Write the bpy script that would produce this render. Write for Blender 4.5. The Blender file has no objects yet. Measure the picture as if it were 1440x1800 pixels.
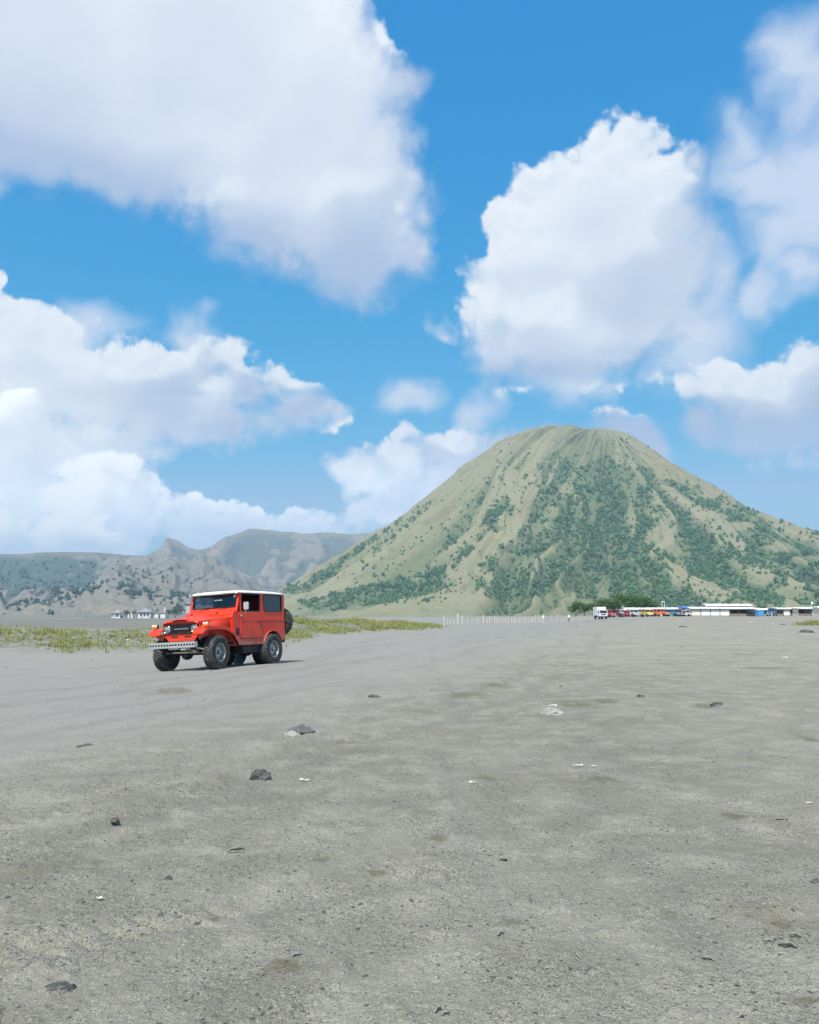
import bpy, math, random
import numpy as np
from mathutils import Vector, Matrix, Euler

random.seed(7)
SC = bpy.context.scene
COL = SC.collection

# ------------------------------------------------------------------ camera
EYE = 1.34
FPX = 1442.0                                   # focal length in photo pixels (1440 wide)
TILT = math.atan(183 / FPX)                    # the horizon lies below the middle of the frame
cam_data = bpy.data.cameras.new('camera')
cam_data.sensor_fit = 'HORIZONTAL'
cam_data.sensor_width = 36.0
cam_data.lens = 36.0 * FPX / 1440
cam_data.clip_start = 0.05
cam_data.clip_end = 60000
cam = bpy.data.objects.new('camera', cam_data)
COL.objects.link(cam)
cam.location = (0, 0, EYE)
cam.rotation_euler = (math.pi / 2 + TILT, 0, 0)
SC.camera = cam

# ------------------------------------------------------------------ render settings
SC.view_settings.view_transform = 'Standard'
SC.view_settings.look = 'None'
SC.view_settings.exposure = 0.33
SC.view_settings.gamma = 1.0
SC.view_settings.use_curve_mapping = False
SC.render.engine = 'CYCLES'
cy = SC.cycles
cy.use_denoising = True
cy.max_bounces = 5
cy.diffuse_bounces = 2
cy.glossy_bounces = 3
cy.transmission_bounces = 4
cy.transparent_max_bounces = 12
cy.volume_bounces = 0
cy.sample_clamp_indirect = 4

# ------------------------------------------------------------------ sun
SUN_AZ = math.radians(-163)        # measured from +Y towards +X: behind the camera, to the left
SUN_EL = math.radians(56)
SUN_DIR = Vector((math.sin(SUN_AZ) * math.cos(SUN_EL), math.cos(SUN_AZ) * math.cos(SUN_EL), math.sin(SUN_EL)))
sun_data = bpy.data.lights.new('sun', 'SUN')
sun_data.energy = 5.0
sun_data.angle = math.radians(0.53)
sun_data.color = (1.0, 0.965, 0.90)
sun = bpy.data.objects.new('sun', sun_data)
COL.objects.link(sun)
sun.rotation_euler = SUN_DIR.to_track_quat('Z', 'Y').to_euler()
sun.location = (0, 0, 500)

# ------------------------------------------------------------------ node helpers
class NT:
    """Small wrapper that makes node trees short to write."""
    def __init__(self, tree):
        self.t = tree
    def n(self, kind, ins=None, **attrs):
        nd = self.t.nodes.new(kind)
        for k, v in attrs.items():
            setattr(nd, k, v)
        for k, v in (ins or {}).items():
            self.put(nd.inputs[k], v)
        return nd
    def put(self, sock, v):
        if isinstance(v, bpy.types.NodeSocket):
            self.t.links.new(v, sock)
        else:
            try:
                sock.default_value = v
            except (TypeError, ValueError):
                sock.default_value = (*v, 1.0)
    def m(self, op, a, b=None, c=None, clamp=False):
        ins = {0: a}
        if b is not None: ins[1] = b
        if c is not None: ins[2] = c
        return self.n('ShaderNodeMath', ins, operation=op, use_clamp=clamp).outputs[0]
    def vm(self, op, a, b=None, out=0, scale=None):
        ins = {0: a}
        if b is not None: ins[1] = b
        nd = self.n('ShaderNodeVectorMath', ins, operation=op)
        if scale is not None: self.put(nd.inputs['Scale'], scale)
        return nd.outputs[out]
    def mr(self, v, a, b, c=0.0, d=1.0, kind='SMOOTHSTEP'):
        return self.n('ShaderNodeMapRange', {'Value': v, 'From Min': a, 'From Max': b, 'To Min': c, 'To Max': d}, interpolation_type=kind).outputs[0]
    def mix(self, f, a, b, blend='MIX'):
        nd = self.n('ShaderNodeMix', data_type='RGBA', blend_type=blend)
        self.put(nd.inputs[0], f); self.put(nd.inputs[6], a); self.put(nd.inputs[7], b)
        return nd.outputs[2]
    def noise(self, vec, scale, detail=4, rough=0.5, dist=0.0, col=False, lac=2.0):
        nd = self.n('ShaderNodeTexNoise', {'Scale': scale, 'Detail': detail, 'Roughness': rough, 'Distortion': dist, 'Lacunarity': lac})
        if vec is not None: self.put(nd.inputs['Vector'], vec)
        return nd.outputs[1 if col else 0]
    def voro(self, vec, scale, feature='F1', detail=0, smooth=0.5, rnd=1.0, out='Distance'):
        nd = self.n('ShaderNodeTexVoronoi', feature=feature)
        self.put(nd.inputs['Scale'], scale)
        self.put(nd.inputs['Randomness'], rnd)
        if 'Detail' in nd.inputs: self.put(nd.inputs['Detail'], detail)
        if feature == 'SMOOTH_F1': self.put(nd.inputs['Smoothness'], smooth)
        if vec is not None: self.put(nd.inputs['Vector'], vec)
        return nd.outputs[out]

# ------------------------------------------------------------------ world: blue sky with cumulus clouds
# cloud lobes on a stereographic chart of the sky dome (degrees round the direction MID): centre, half width, half height
DENSE = [(-22.2, 28.6, 11.0, 8.0),
         (-13.6, 28.3, 10.8, 8.8),
         (-7.5, 25.2, 8.4, 7.9),
         (-3.9, 19.6, 5.4, 5.4),
         (-4.5, 16.3, 4.3, 2.4),
         (-9.2, 19.5, 5.7, 3.8),
         (-17.5, 23.4, 10.3, 3.9),
         (-23.9, 24.6, 6.7, 3.7),
         (-2.7, 30.4, 1.9, 2.3),
         (-0.2, 28.3, 1.9, 1.4),
         (-7.0, 29.1, 3.7, 2.8),
         (-1.1, 22.2, 2.5, 3.2),
         (0.2, 18.2, 1.6, 2.2),
         (-30.2, 27.1, 9.8, 7.3),
         (13.9, 23.1, 3.7, 2.8),
         (12.6, 19.4, 7.1, 4.7),
         (6.5, 19.8, 1.7, 1.8),
         (4.7, 15.9, 1.6, 1.6),
         (8.7, 16.3, 5.4, 4.1),
         (14.6, 15.4, 6.3, 5.6),
         (10.9, 11.7, 7.1, 3.6),
         (12.1, 10.4, 5.7, 2.1),
         (17.0, 18.9, 3.4, 4.3),
         (18.4, 22.8, 1.2, 1.1),
         (5.9, 12.1, 2.9, 3.6),
         (23.2, 6.5, 4.9, 3.2),
         (21.6, 7.6, 2.7, 2.5),
         (26.6, 7.9, 4.0, 3.2),
         (25.6, 5.8, 4.4, 2.8),
         (19.4, 5.8, 1.6, 1.6),
         (-1.6, 3.0, 4.2, 1.7),
         (2.4, 4.0, 4.2, 2.0),
         (5.9, 4.5, 3.9, 1.4),
         (9.1, 4.7, 3.5, 1.2),
         (15.2, 5.1, 2.8, 1.9),
         (16.7, 4.1, 1.5, 1.2),
         (-1.4, 0.3, 3.4, 1.7),
         (0.6, 1.1, 2.8, 2.0),
         (4.0, 2.4, 3.6, 2.0),
         (-23.1, 9.8, 3.8, 2.6),
         (-24.8, 9.0, 3.8, 3.3),
         (-25.1, 11.2, 3.7, 2.8),
         (-26.4, 12.8, 1.7, 1.8),
         (-21.7, 8.0, 6.0, 3.6),
         (-17.4, 7.3, 7.0, 3.5),
         (-13.5, 10.1, 2.6, 2.4),
         (-15.5, 8.5, 3.7, 3.1),
         (-11.0, 8.2, 3.1, 1.9),
         (-7.5, 6.7, 3.1, 1.8),
         (-9.0, 8.6, 1.7, 1.6),
         (-5.1, 6.7, 1.5, 1.0),
         (-20.4, 4.6, 5.0, 1.9),
         (-12.9, 5.9, 4.6, 1.9),
         (-25.0, -1.1, 3.8, 2.6),
         (-20.8, 0.0, 4.0, 3.1),
         (-25.7, 1.5, 3.4, 3.0),
         (-22.2, 1.5, 3.9, 2.7),
         (-19.5, 2.6, 2.2, 1.6),
         (-22.9, -1.3, 3.0, 2.0),
         (-25.0, 3.8, 4.1, 4.5),
         (-26.3, 6.8, 2.5, 1.9),
         (-18.8, -1.2, 2.4, 2.1),
         (-26.8, 0.0, 2.0, 2.6),
         (-26.6, 15.1, 0.5, 0.8),
         (-30.3, 3.0, 5.1, 5.5),
         (-13.3, -1.3, 3.6, 1.8),
         (-11.1, -0.5, 2.4, 1.6),
         (-7.9, -1.2, 3.7, 1.7),
         (-15.0, -1.1, 2.1, 1.6),
         (-5.7, -1.4, 1.8, 1.3)]
THIN = [(21.3, 23.5, 2.1, 2.4),
         (20.0, 15.9, 2.1, 3.3),
         (22.9, 15.0, 2.1, 2.2),
         (24.9, 27.4, 2.3, 4.2),
         (23.1, 21.7, 3.7, 3.1),
         (26.2, 20.7, 4.3, 5.1),
         (24.4, 18.1, 3.4, 2.1),
         (19.8, 11.8, 2.9, 4.5),
         (25.5, 15.6, 2.0, 1.8),
         (4.3, 7.3, 2.2, 1.6),
         (-0.2, 7.8, 2.4, 1.2),
         (1.8, 12.4, 0.9, 0.7),
         (11.0, 8.2, 3.5, 1.9),
         (-15.1, 12.0, 2.1, 1.7),
         (-20.9, 12.3, 2.7, 1.5)]
STEAM = [(-19.5, 2.6, 2.0, 1.6),
         (-21.6, 2.4, 2.5, 1.7),
         (-23.2, 1.0, 2.1, 1.5),
         (-22.5, -1.0, 2.3, 1.7),
         (-20.2, -2.1, 2.2, 1.0),
         (-23.9, -2.1, 1.7, 1.3),
         (-25.6, 7.1, 1.8, 1.2),
         (-26.8, 6.2, 1.5, 1.4),
         (-18.5, 2.1, 1.2, 1.0),
         (-26.5, -1.1, 1.2, 1.7),
         (-26.5, 15.1, 0.5, 0.9),
         (-21.5, 0.6, 2.1, 1.5)]

SKY_STRENGTH = 0.093
SKY_TONE = ((0.55, 2.0), (1.85, 0.66), (4.25, 0.30))     # gain and gamma of red, green, blue
CLOUD_LIT, CLOUD_SHADE, CLOUD_VEIL = (7.9, 8.3, 8.7), (3.9, 4.9, 6.6), (6.2, 6.8, 8.0)

def lobe_field(nt, vec, lobes, k):
    acc = None
    for i, (cx, cy_, a, b) in enumerate(lobes):
        if i and i % 12 == 0:         # keeps the lobes in sequence, so that few values are held at a time
            vec = nt.n('ShaderNodeVectorMath', {0: acc, 1: (1e-9, 1e-9, 0), 2: vec}, operation='MULTIPLY_ADD').outputs[0]
        q = nt.n('ShaderNodeVectorMath', {0: vec, 1: (1 / a, 1 / b, 0), 2: (-cx / a, -cy_ / b, 0)}, operation='MULTIPLY_ADD').outputs[0]
        ln = nt.vm('LENGTH', q, out=1)
        w = max(1.2 * min(a, b), 3.0)
        s = nt.m('MULTIPLY_ADD', ln, -w, w)
        acc = s if acc is None else nt.m('SMOOTH_MAX', acc, s, k)
    return acc

def n2(nt, vec, scale, detail, rough, col=False):
    nd = nt.n('ShaderNodeTexNoise', {'Vector': vec, 'Scale': scale, 'Detail': detail, 'Roughness': rough}, noise_dimensions='2D')
    return nd.outputs[1 if col else 0]
def v2(nt, vec, scale, detail=0):
    nd = nt.n('ShaderNodeTexVoronoi', {'Vector': vec, 'Scale': scale, 'Detail': detail}, voronoi_dimensions='2D', feature='F1')
    return nd.outputs['Distance']

world = bpy.data.worlds.new('World')
SC.world = world
world.use_nodes = True
wt = world.node_tree
wt.nodes.clear()
nt = NT(wt)
tc = nt.n('ShaderNodeTexCoord')
d0 = nt.vm('NORMALIZE', tc.outputs['Generated'])
sky = nt.n('ShaderNodeTexSky', sky_type='NISHITA', sun_disc=False, sun_elevation=SUN_EL, sun_rotation=SUN_AZ,
           altitude=600.0, air_density=1.0, dust_density=0.6, ozone_density=2.0)
skyc = nt.n('ShaderNodeHueSaturation', {'Hue': 0.482, 'Saturation': 1.22, 'Value': 1.0, 'Color': sky.outputs[0]}).outputs[0]

sp = nt.n('ShaderNodeSeparateColor', {0: skyc})
tone = [nt.m('MULTIPLY', nt.m('POWER', sp.outputs[i], g), k) for i, (k, g) in enumerate(SKY_TONE)]
tone[0] = nt.m('MINIMUM', tone[0], nt.m('MULTIPLY', tone[1], 0.6))
skyc = nt.n('ShaderNodeCombineColor', {0: tone[0], 1: tone[1], 2: tone[2]}).outputs[0]
MID = Vector((0, math.cos(TILT), math.sin(TILT)))
UPW = Vector((0, -math.sin(TILT), math.cos(TILT)))
den = nt.m('MAXIMUM', nt.m('ADD', nt.vm('DOT_PRODUCT', d0, tuple(MID), out=1), 1.0), 0.02)
rx = nt.m('MULTIPLY', nt.m('DIVIDE', nt.vm('DOT_PRODUCT', d0, (1, 0, 0), out=1), den), math.degrees(2))
ry = nt.m('MULTIPLY', nt.m('DIVIDE', nt.vm('DOT_PRODUCT', d0, tuple(UPW), out=1), den), math.degrees(2))
q0 = nt.n('ShaderNodeCombineXYZ', {0: rx, 1: ry}).outputs[0]

MAIN_Q, MAIN_SKY = q0, skyc
def shift(vec, d):
    return nt.vm('ADD', vec, (-0.38 * d, 0.92 * d, 0))
def then(vec, prev):
    return nt.n('ShaderNodeVectorMath', {0: prev, 1: (1e-9, 1e-9, 0), 2: vec}, operation='MULTIPLY_ADD').outputs[0]

def near(lobes, box, m):
    x0, x1, y0, y1 = box
    return [l for l in lobes if x0 - m < l[0] + l[2] and l[0] - l[2] < x1 + m and y0 - m < l[1] + l[3] and l[1] - l[3] < y1 + m + 2.8]

main = nt
def sky_shader(box):
    """sky and clouds of one part of the dome: only the lobes that reach into it are worked out"""
    global nt
    grp = bpy.data.node_groups.new('sky_part', 'ShaderNodeTree')
    grp.interface.new_socket('Chart', in_out='INPUT', socket_type='NodeSocketVector')
    grp.interface.new_socket('Sky', in_out='INPUT', socket_type='NodeSocketColor')
    grp.interface.new_socket('Shader', in_out='OUTPUT', socket_type='NodeSocketShader')
    nt = NT(grp)
    gi = grp.nodes.new('NodeGroupInput'); go = grp.nodes.new('NodeGroupOutput')
    q0, skyc = gi.outputs[0], gi.outputs[1]
    dense, thin = near(DENSE, box, 5.0), near(THIN, box, 4.5)
    wob = nt.vm('SUBTRACT', n2(nt, q0, 0.16, 3, 0.55, col=True), (0.5, 0.5, 0.5))
    qw = nt.vm('ADD', q0, nt.vm('SCALE', wob, scale=2.6))
    def field(vec):
        # clouds of the same kind all over the rest of the dome, outside the photographed part
        far = nt.mr(nt.vm('LENGTH', vec, out=1), 41.0, 56.0, -20.0, 0.0)
        gen = nt.m('MULTIPLY_ADD', n2(nt, vec, 0.04, 2, 0.5), 30.0, -15.8)
        gen = nt.m('ADD', gen, far)
        return nt.m('MAXIMUM', lobe_field(nt, vec, dense, 1.5), gen) if dense else gen
    S0 = field(qw)
    S1 = field(shift(then(qw, S0), -2.8))                  # the cloud a little farther from the sun
    S2 = field(shift(then(qw, S1), -7.0))
    q1 = then(q0, S2)
    qv = then(qw, S2)
    lit = nt.m('SUBTRACT', S1, S0)                          # > 0 on the edges that face the sun
    fine = n2(nt, q1, 0.37, 8, 0.58)
    fineS = n2(nt, shift(q1, 0.7), 0.37, 5, 0.55)
    puff = v2(nt, qv, 0.45, 2)
    puffS = v2(nt, shift(qv, 0.6), 0.45, 1)
    sunny = nt.mr(lit, -1.4, 1.8)
    bump = nt.m('ADD', nt.m('MULTIPLY', nt.m('SUBTRACT', fine, 0.5), 3.4), nt.m('MULTIPLY', nt.m('SUBTRACT', 0.42, puff), 1.2))
    S = nt.m('ADD', S0, nt.m('MULTIPLY', bump, nt.mr(sunny, 0, 1, 0.75, 1.0)))
    S = nt.m('ADD', S, 0.55)
    low = nt.mr(nt.n('ShaderNodeSeparateXYZ', {0: q1}).outputs[1], 8.0, -1.0)        # clouds low over the hills: smaller, farther, whiter
    soft = nt.m('MULTIPLY', nt.mr(sunny, 0, 1, 2.8, 0.75), nt.mr(low, 0, 1, 1.0, 0.55))
    alpha = nt.mr(S, -0.1, soft)
    rel = nt.m('ADD', nt.m('MULTIPLY', nt.m('SUBTRACT', fine, fineS), 1.6), nt.m('MULTIPLY', nt.m('SUBTRACT', puffS, puff), 0.5))
    rel = nt.m('MULTIPLY', rel, nt.mr(S0, 0.3, 4.0, 1.0, 0.10))
    deep = nt.mr(nt.m('ADD', S0, nt.m('MULTIPLY', nt.m('SUBTRACT', n2(nt, q1, 0.1, 3, 0.5), 0.5), 7.0)), 0.5, 8.0)
    light = nt.m('ADD', nt.m('SUBTRACT', 0.96, nt.m('MULTIPLY', deep, 0.36)), nt.m('MULTIPLY', rel, 0.5))
    light = nt.m('SUBTRACT', light, nt.m('MULTIPLY', nt.mr(S1, 3.4, -2.2), nt.mr(low, 0, 1, 0.60, 0.38)), clamp=True)
    light = nt.m('SUBTRACT', light, nt.m('MULTIPLY', nt.mr(S2, 4.5, -5.0), nt.m('MULTIPLY', nt.mr(sunny, 0.8, 0.15, 0.0, 0.6), nt.mr(low, 0, 1, 1.0, 0.1))), clamp=True)
    cloudc = nt.vm('SCALE', nt.mix(light, CLOUD_SHADE, CLOUD_LIT), scale=nt.mr(low, 0, 1, 1.0, 1.28))
    out = skyc
    if thin:                                                # thin veils
        q2 = then(q0, light)
        tw = nt.vm('ADD', q2, nt.vm('SCALE', wob, scale=5.0))
        T = nt.m('ADD', lobe_field(nt, tw, thin, 1.2), nt.m('MULTIPLY', nt.m('SUBTRACT', n2(nt, tw, 0.16, 7, 0.6), 0.5), 5.0))
        out = nt.mix(nt.m('MULTIPLY', nt.mr(T, -1.2, 3.0), 0.86), out, CLOUD_VEIL)
    out = nt.mix(nt.m('MULTIPLY', alpha, 0.985), out, cloudc)
    puffs = near(STEAM, box, 3.0)
    if puffs:                                               # crisp bright heads of the steam rising from the crater
        q3 = nt.vm('ADD', then(q0, light), nt.vm('SCALE', wob, scale=1.0))
        B0 = nt.m('ADD', lobe_field(nt, q3, puffs, 0.5), nt.m('MULTIPLY', bump, 0.55))
        B1 = lobe_field(nt, shift(then(q3, B0), -1.3), puffs, 0.6)
        bl = nt.m('ADD', nt.m('SUBTRACT', 1.0, nt.m('MULTIPLY', nt.mr(B1, 1.6, -1.2), 0.55)), nt.m('MULTIPLY', rel, 0.6), clamp=True)
        out = nt.mix(nt.m('MULTIPLY', nt.mr(B0, -0.1, nt.mr(nt.m('SUBTRACT', B1, B0), -0.6, 0.6, 2.4, 0.5)), 0.95), out, nt.mix(bl, (6.2, 6.9, 8.0), (10.2, 10.4, 10.5)))
    nt.put(go.inputs[0], nt.n('ShaderNodeBackground', {'Color': out, 'Strength': SKY_STRENGTH}).outputs[0])
    nt = main
    g = nt.n('ShaderNodeGroup'); g.node_tree = grp
    nt.put(g.inputs[0], MAIN_Q); nt.put(g.inputs[1], MAIN_SKY)
    return g.outputs[0]

def choose(cond, a, b):
    return nt.n('ShaderNodeMixShader', {0: cond, 1: b, 2: a}).outputs[0]

def split(axis, cuts, lo, hi, make):
    if not cuts:
        return make(lo, hi)
    k = len(cuts) // 2
    c = cuts[k]
    return choose(nt.m('LESS_THAN', axis, c), split(axis, cuts[:k], lo, c, make), split(axis, cuts[k + 1:], c, hi, make))

clear = nt.n('ShaderNodeBackground', {'Color': skyc, 'Strength': SKY_STRENGTH}).outputs[0]
dome = split(rx, [-17, -7, 2, 12], -90, 90, lambda x0, x1: split(ry, [-1, 8, 18], -90, 90, lambda y0, y1: sky_shader((x0, x1, y0, y1))))
below = nt.m('LESS_THAN', nt.vm('DOT_PRODUCT', d0, (0, 0, 1), out=1), -0.01)
bg = choose(below, clear, dome)
wo = nt.n('ShaderNodeOutputWorld', {'Surface': bg})
world.cycles.sampling_method = 'MANUAL'
world.cycles.sample_map_resolution = 512

# ------------------------------------------------------------------ numeric noise
def _hash(ix, iy, seed):
    h = (ix.astype(np.int64) * 374761393 + iy.astype(np.int64) * 668265263 + seed * 2147483647) & 0xFFFFFFFF
    h = ((h ^ (h >> 13)) * 1274126177) & 0xFFFFFFFF
    return ((h ^ (h >> 16)) & 0xFFFFFF) / float(0xFFFFFF)

def vnoise(x, y, seed=0):
    x, y = np.broadcast_arrays(np.asarray(x, float), np.asarray(y, float))
    ix, iy = np.floor(x), np.floor(y)
    fx, fy = x - ix, y - iy
    fx = fx * fx * fx * (fx * (fx * 6 - 15) + 10); fy = fy * fy * fy * (fy * (fy * 6 - 15) + 10)
    a, b = _hash(ix, iy, seed), _hash(ix + 1, iy, seed)
    c, d = _hash(ix, iy + 1, seed), _hash(ix + 1, iy + 1, seed)
    return (a * (1 - fx) + b * fx) * (1 - fy) + (c * (1 - fx) + d * fx) * fy      # 0..1

def fbm(x, y, octs=4, seed=0, rough=0.5):
    s, amp, tot = 0, 1.0, 0
    for o in range(octs):
        c, sn = math.cos(o * 0.7), math.sin(o * 0.7)
        s = s + amp * vnoise((x * c - y * sn) * 2 ** o + 17.3 * o, (x * sn + y * c) * 2 ** o - 9.1 * o, seed + o)
        tot += amp; amp *= rough
    return s / tot

def ridged(x, y, octs=4, seed=0):
    s, amp, tot = 0, 1.0, 0
    for o in range(octs):
        s = s + amp * (1 - np.abs(2 * vnoise(x * 2 ** o + 5.7 * o, y * 2 ** o, seed + o) - 1))
        tot += amp; amp *= 0.5
    return s / tot

def sstep(a, b, x):
    t = np.clip((np.asarray(x, float) - a) / (b - a), 0, 1)
    return t * t * (3 - 2 * t)

# ------------------------------------------------------------------ mesh helpers
def mesh_np(name, V, F, smooth=True):
    """mesh from arrays; F is (n,3) or (n,4)"""
    me = bpy.data.meshes.new(name)
    V = np.asarray(V, np.float32); F = np.asarray(F, np.int32)
    k = F.shape[1]
    me.vertices.add(len(V)); me.vertices.foreach_set('co', V.ravel())
    me.loops.add(F.size); me.loops.foreach_set('vertex_index', F.ravel())
    me.polygons.add(len(F))
    me.polygons.foreach_set('loop_start', np.arange(0, F.size, k, dtype=np.int32))
    me.polygons.foreach_set('use_smooth', np.full(len(F), smooth))
    me.update(calc_edges=True)
    return me

def attr(me, name, values):
    at = me.attributes.new(name, 'FLOAT', 'POINT')
    at.data.foreach_set('value', np.asarray(values, np.float32).ravel())

def grid_faces(nu, nv, wrap=False):
    """quads of a nu x nv vertex grid, v fastest; wrap joins the last u to the first"""
    i = np.arange(nu if wrap else nu - 1)[:, None]; j = np.arange(nv - 1)[None]
    i2 = (i + 1) % nu
    return np.stack([i * nv + j, i2 * nv + j, i2 * nv + j + 1, i * nv + j + 1], -1).reshape(-1, 4)

def tag(o, label=None, cat=None, group=None, kind=None):
    if label: o['label'] = label
    if cat: o['category'] = cat
    if group: o['group'] = group
    if kind: o['kind'] = kind
    return o

def link(name, me, mat=None, parent=None):
    o = bpy.data.objects.new(name, me)
    COL.objects.link(o)
    if mat is not None:
        me.materials.append(mat)
    if parent is not None:
        o.parent = parent
    return o

def empty(name, loc=(0, 0, 0), rz=0.0):
    o = bpy.data.objects.new(name, None)
    o.empty_display_size = 0.3
    COL.objects.link(o)
    o.location = loc; o.rotation_euler = (0, 0, rz)
    return o

def copy_tree(o, parent=None):
    c = o.copy(); COL.objects.link(c); c.parent = parent
    for ch in list(o.children):
        copy_tree(ch, c)
    return c

class MB:
    """collects boxes, prisms, tubes and lathes, then builds them as one mesh object"""
    def __init__(self):
        self.v, self.f = [], []
    def add(self, vs, fs):
        b = len(self.v)
        self.v += [tuple(p) for p in vs]
        self.f += [tuple(b + i for i in f) for f in fs]
        return self
    def box(self, x0, x1, y0, y1, z0, z1, M=None):
        vs = [Vector((x, y, z)) for x in (x0, x1) for y in (y0, y1) for z in (z0, z1)]
        if M is not None: vs = [M @ p for p in vs]
        return self.add(vs, [(0, 1, 3, 2), (4, 6, 7, 5), (0, 4, 5, 1), (2, 3, 7, 6), (0, 2, 6, 4), (1, 5, 7, 3)])
    def prism(self, poly, a, b, axis='y'):
        """polygon of (p, q) swept from a to b along the axis"""
        def pt(p, q, t):
            return {'x': (t, p, q), 'y': (p, t, q), 'z': (p, q, t)}[axis]
        n = len(poly)
        vs = [pt(p, q, a) for p, q in poly] + [pt(p, q, b) for p, q in poly]
        fs = [(i, (i + 1) % n, n + (i + 1) % n, n + i) for i in range(n)]
        return self.add(vs, fs + [tuple(range(n - 1, -1, -1)), tuple(range(n, 2 * n))])
    def ring(self, outer, inner, a, b, axis='y'):
        """frame between two polygons with the same number of points, swept from a to b"""
        def pt(p, q, t):
            return {'x': (t, p, q), 'y': (p, t, q), 'z': (p, q, t)}[axis]
        n = len(outer)
        vs = [pt(*p, a) for p in outer] + [pt(*p, a) for p in inner] + [pt(*p, b) for p in outer] + [pt(*p, b) for p in inner]
        fs = []
        for i in range(n):
            j = (i + 1) % n
            fs += [(i, j, n + j, n + i), (2 * n + i, 3 * n + i, 3 * n + j, 2 * n + j), (i, 2 * n + i, 2 * n + j, j), (n + i, n + j, 3 * n + j, 3 * n + i)]
        return self.add(vs, fs)
    def tube(self, pts, r, n=8, r2=None):
        """round bar along a path"""
        pts = [Vector(p) for p in pts]
        rs = [r + ((r2 if r2 is not None else r) - r) * i / (len(pts) - 1) for i in range(len(pts))]
        vs = []
        for i, p in enumerate(pts):
            d = (pts[min(i + 1, len(pts) - 1)] - pts[max(i - 1, 0)]).normalized()
            u = d.cross(Vector((0, 0, 1)) if abs(d.z) < 0.9 else Vector((1, 0, 0))).normalized()
            w = d.cross(u)
            vs += [p + rs[i] * (u * math.cos(t) + w * math.sin(t)) for t in (2 * math.pi * k / n for k in range(n))]
        fs = [(i * n + k, i * n + (k + 1) % n, (i + 1) * n + (k + 1) % n, (i + 1) * n + k) for i in range(len(pts) - 1) for k in range(n)]
        e = (len(pts) - 1) * n
        return self.add(vs, fs + [tuple(range(n - 1, -1, -1)), tuple(range(e, e + n))])
    def lathe(self, prof, c=(0, 0, 0), axis='y', n=24, closed=False):
        """profile of (radius, offset along the axis) turned round the axis"""
        vs = []
        for k in range(n):
            t = 2 * math.pi * k / n
            for r, o in prof:
                a, b = r * math.cos(t), r * math.sin(t)
                vs.append({'x': (c[0] + o, c[1] + a, c[2] + b), 'y': (c[0] + a, c[1] + o, c[2] + b), 'z': (c[0] + a, c[1] + b, c[2] + o)}[axis])
        m = len(prof); last = m if closed else m - 1
        fs = [(k * m + i, k * m + (i + 1) % m, ((k + 1) % n) * m + (i + 1) % m, ((k + 1) % n) * m + i) for k in range(n) for i in range(last)]
        return self.add(vs, fs)
    def loft(self, rows, closed=False, caps=False):
        n = len(rows[0]); vs = [p for r in rows for p in r]
        m = n if closed else n - 1
        fs = [(i * n + k, i * n + (k + 1) % n, (i + 1) * n + (k + 1) % n, (i + 1) * n + k) for i in range(len(rows) - 1) for k in range(m)]
        if caps: fs += [tuple(range(n - 1, -1, -1)), tuple(range((len(rows) - 1) * n, len(rows) * n))]
        return self.add(vs, fs)
    def mesh(self, name, angle=35):
        me = bpy.data.meshes.new(name)
        me.from_pydata(self.v, [], self.f)
        me.update()
        import bmesh
        bm = bmesh.new(); bm.from_mesh(me)
        bmesh.ops.recalc_face_normals(bm, faces=bm.faces)
        bm.to_mesh(me); bm.free()
        me.polygons.foreach_set('use_smooth', [True] * len(me.polygons))
        me.set_sharp_from_angle(angle=math.radians(angle))
        return me
    def build(self, name, mat, parent=None, bevel=0.0, angle=35, solid=0.0):
        o = link(name, self.mesh(name, angle), mat, parent)
        if solid:
            md = o.modifiers.new('solid', 'SOLIDIFY'); md.thickness = solid; md.offset = -1
        if bevel:
            md = o.modifiers.new('bevel', 'BEVEL'); md.width = bevel; md.segments = 2; md.limit_method = 'ANGLE'; md.angle_limit = math.radians(40)
            md.harden_normals = False
        return o

def rrect(a0, a1, b0, b1, r, n=4):
    """rounded rectangle as a list of 2D points"""
    out = []
    for cx, cy_, t0 in ((a1 - r, b1 - r, 0), (a0 + r, b1 - r, 90), (a0 + r, b0 + r, 180), (a1 - r, b0 + r, 270)):
        for k in range(n + 1):
            t = math.radians(t0 + 90 * k / n)
            out.append((cx + r * math.cos(t), cy_ + r * math.sin(t)))
    return out

# ------------------------------------------------------------------ materials
def new_mat(name):
    m = bpy.data.materials.new(name)
    m.use_nodes = True
    t = m.node_tree
    t.nodes.clear()
    nt = NT(t)
    out = nt.n('ShaderNodeOutputMaterial')
    p = nt.n('ShaderNodeBsdfPrincipled')
    t.links.new(p.outputs[0], out.inputs[0])
    return m, nt, p, out

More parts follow.
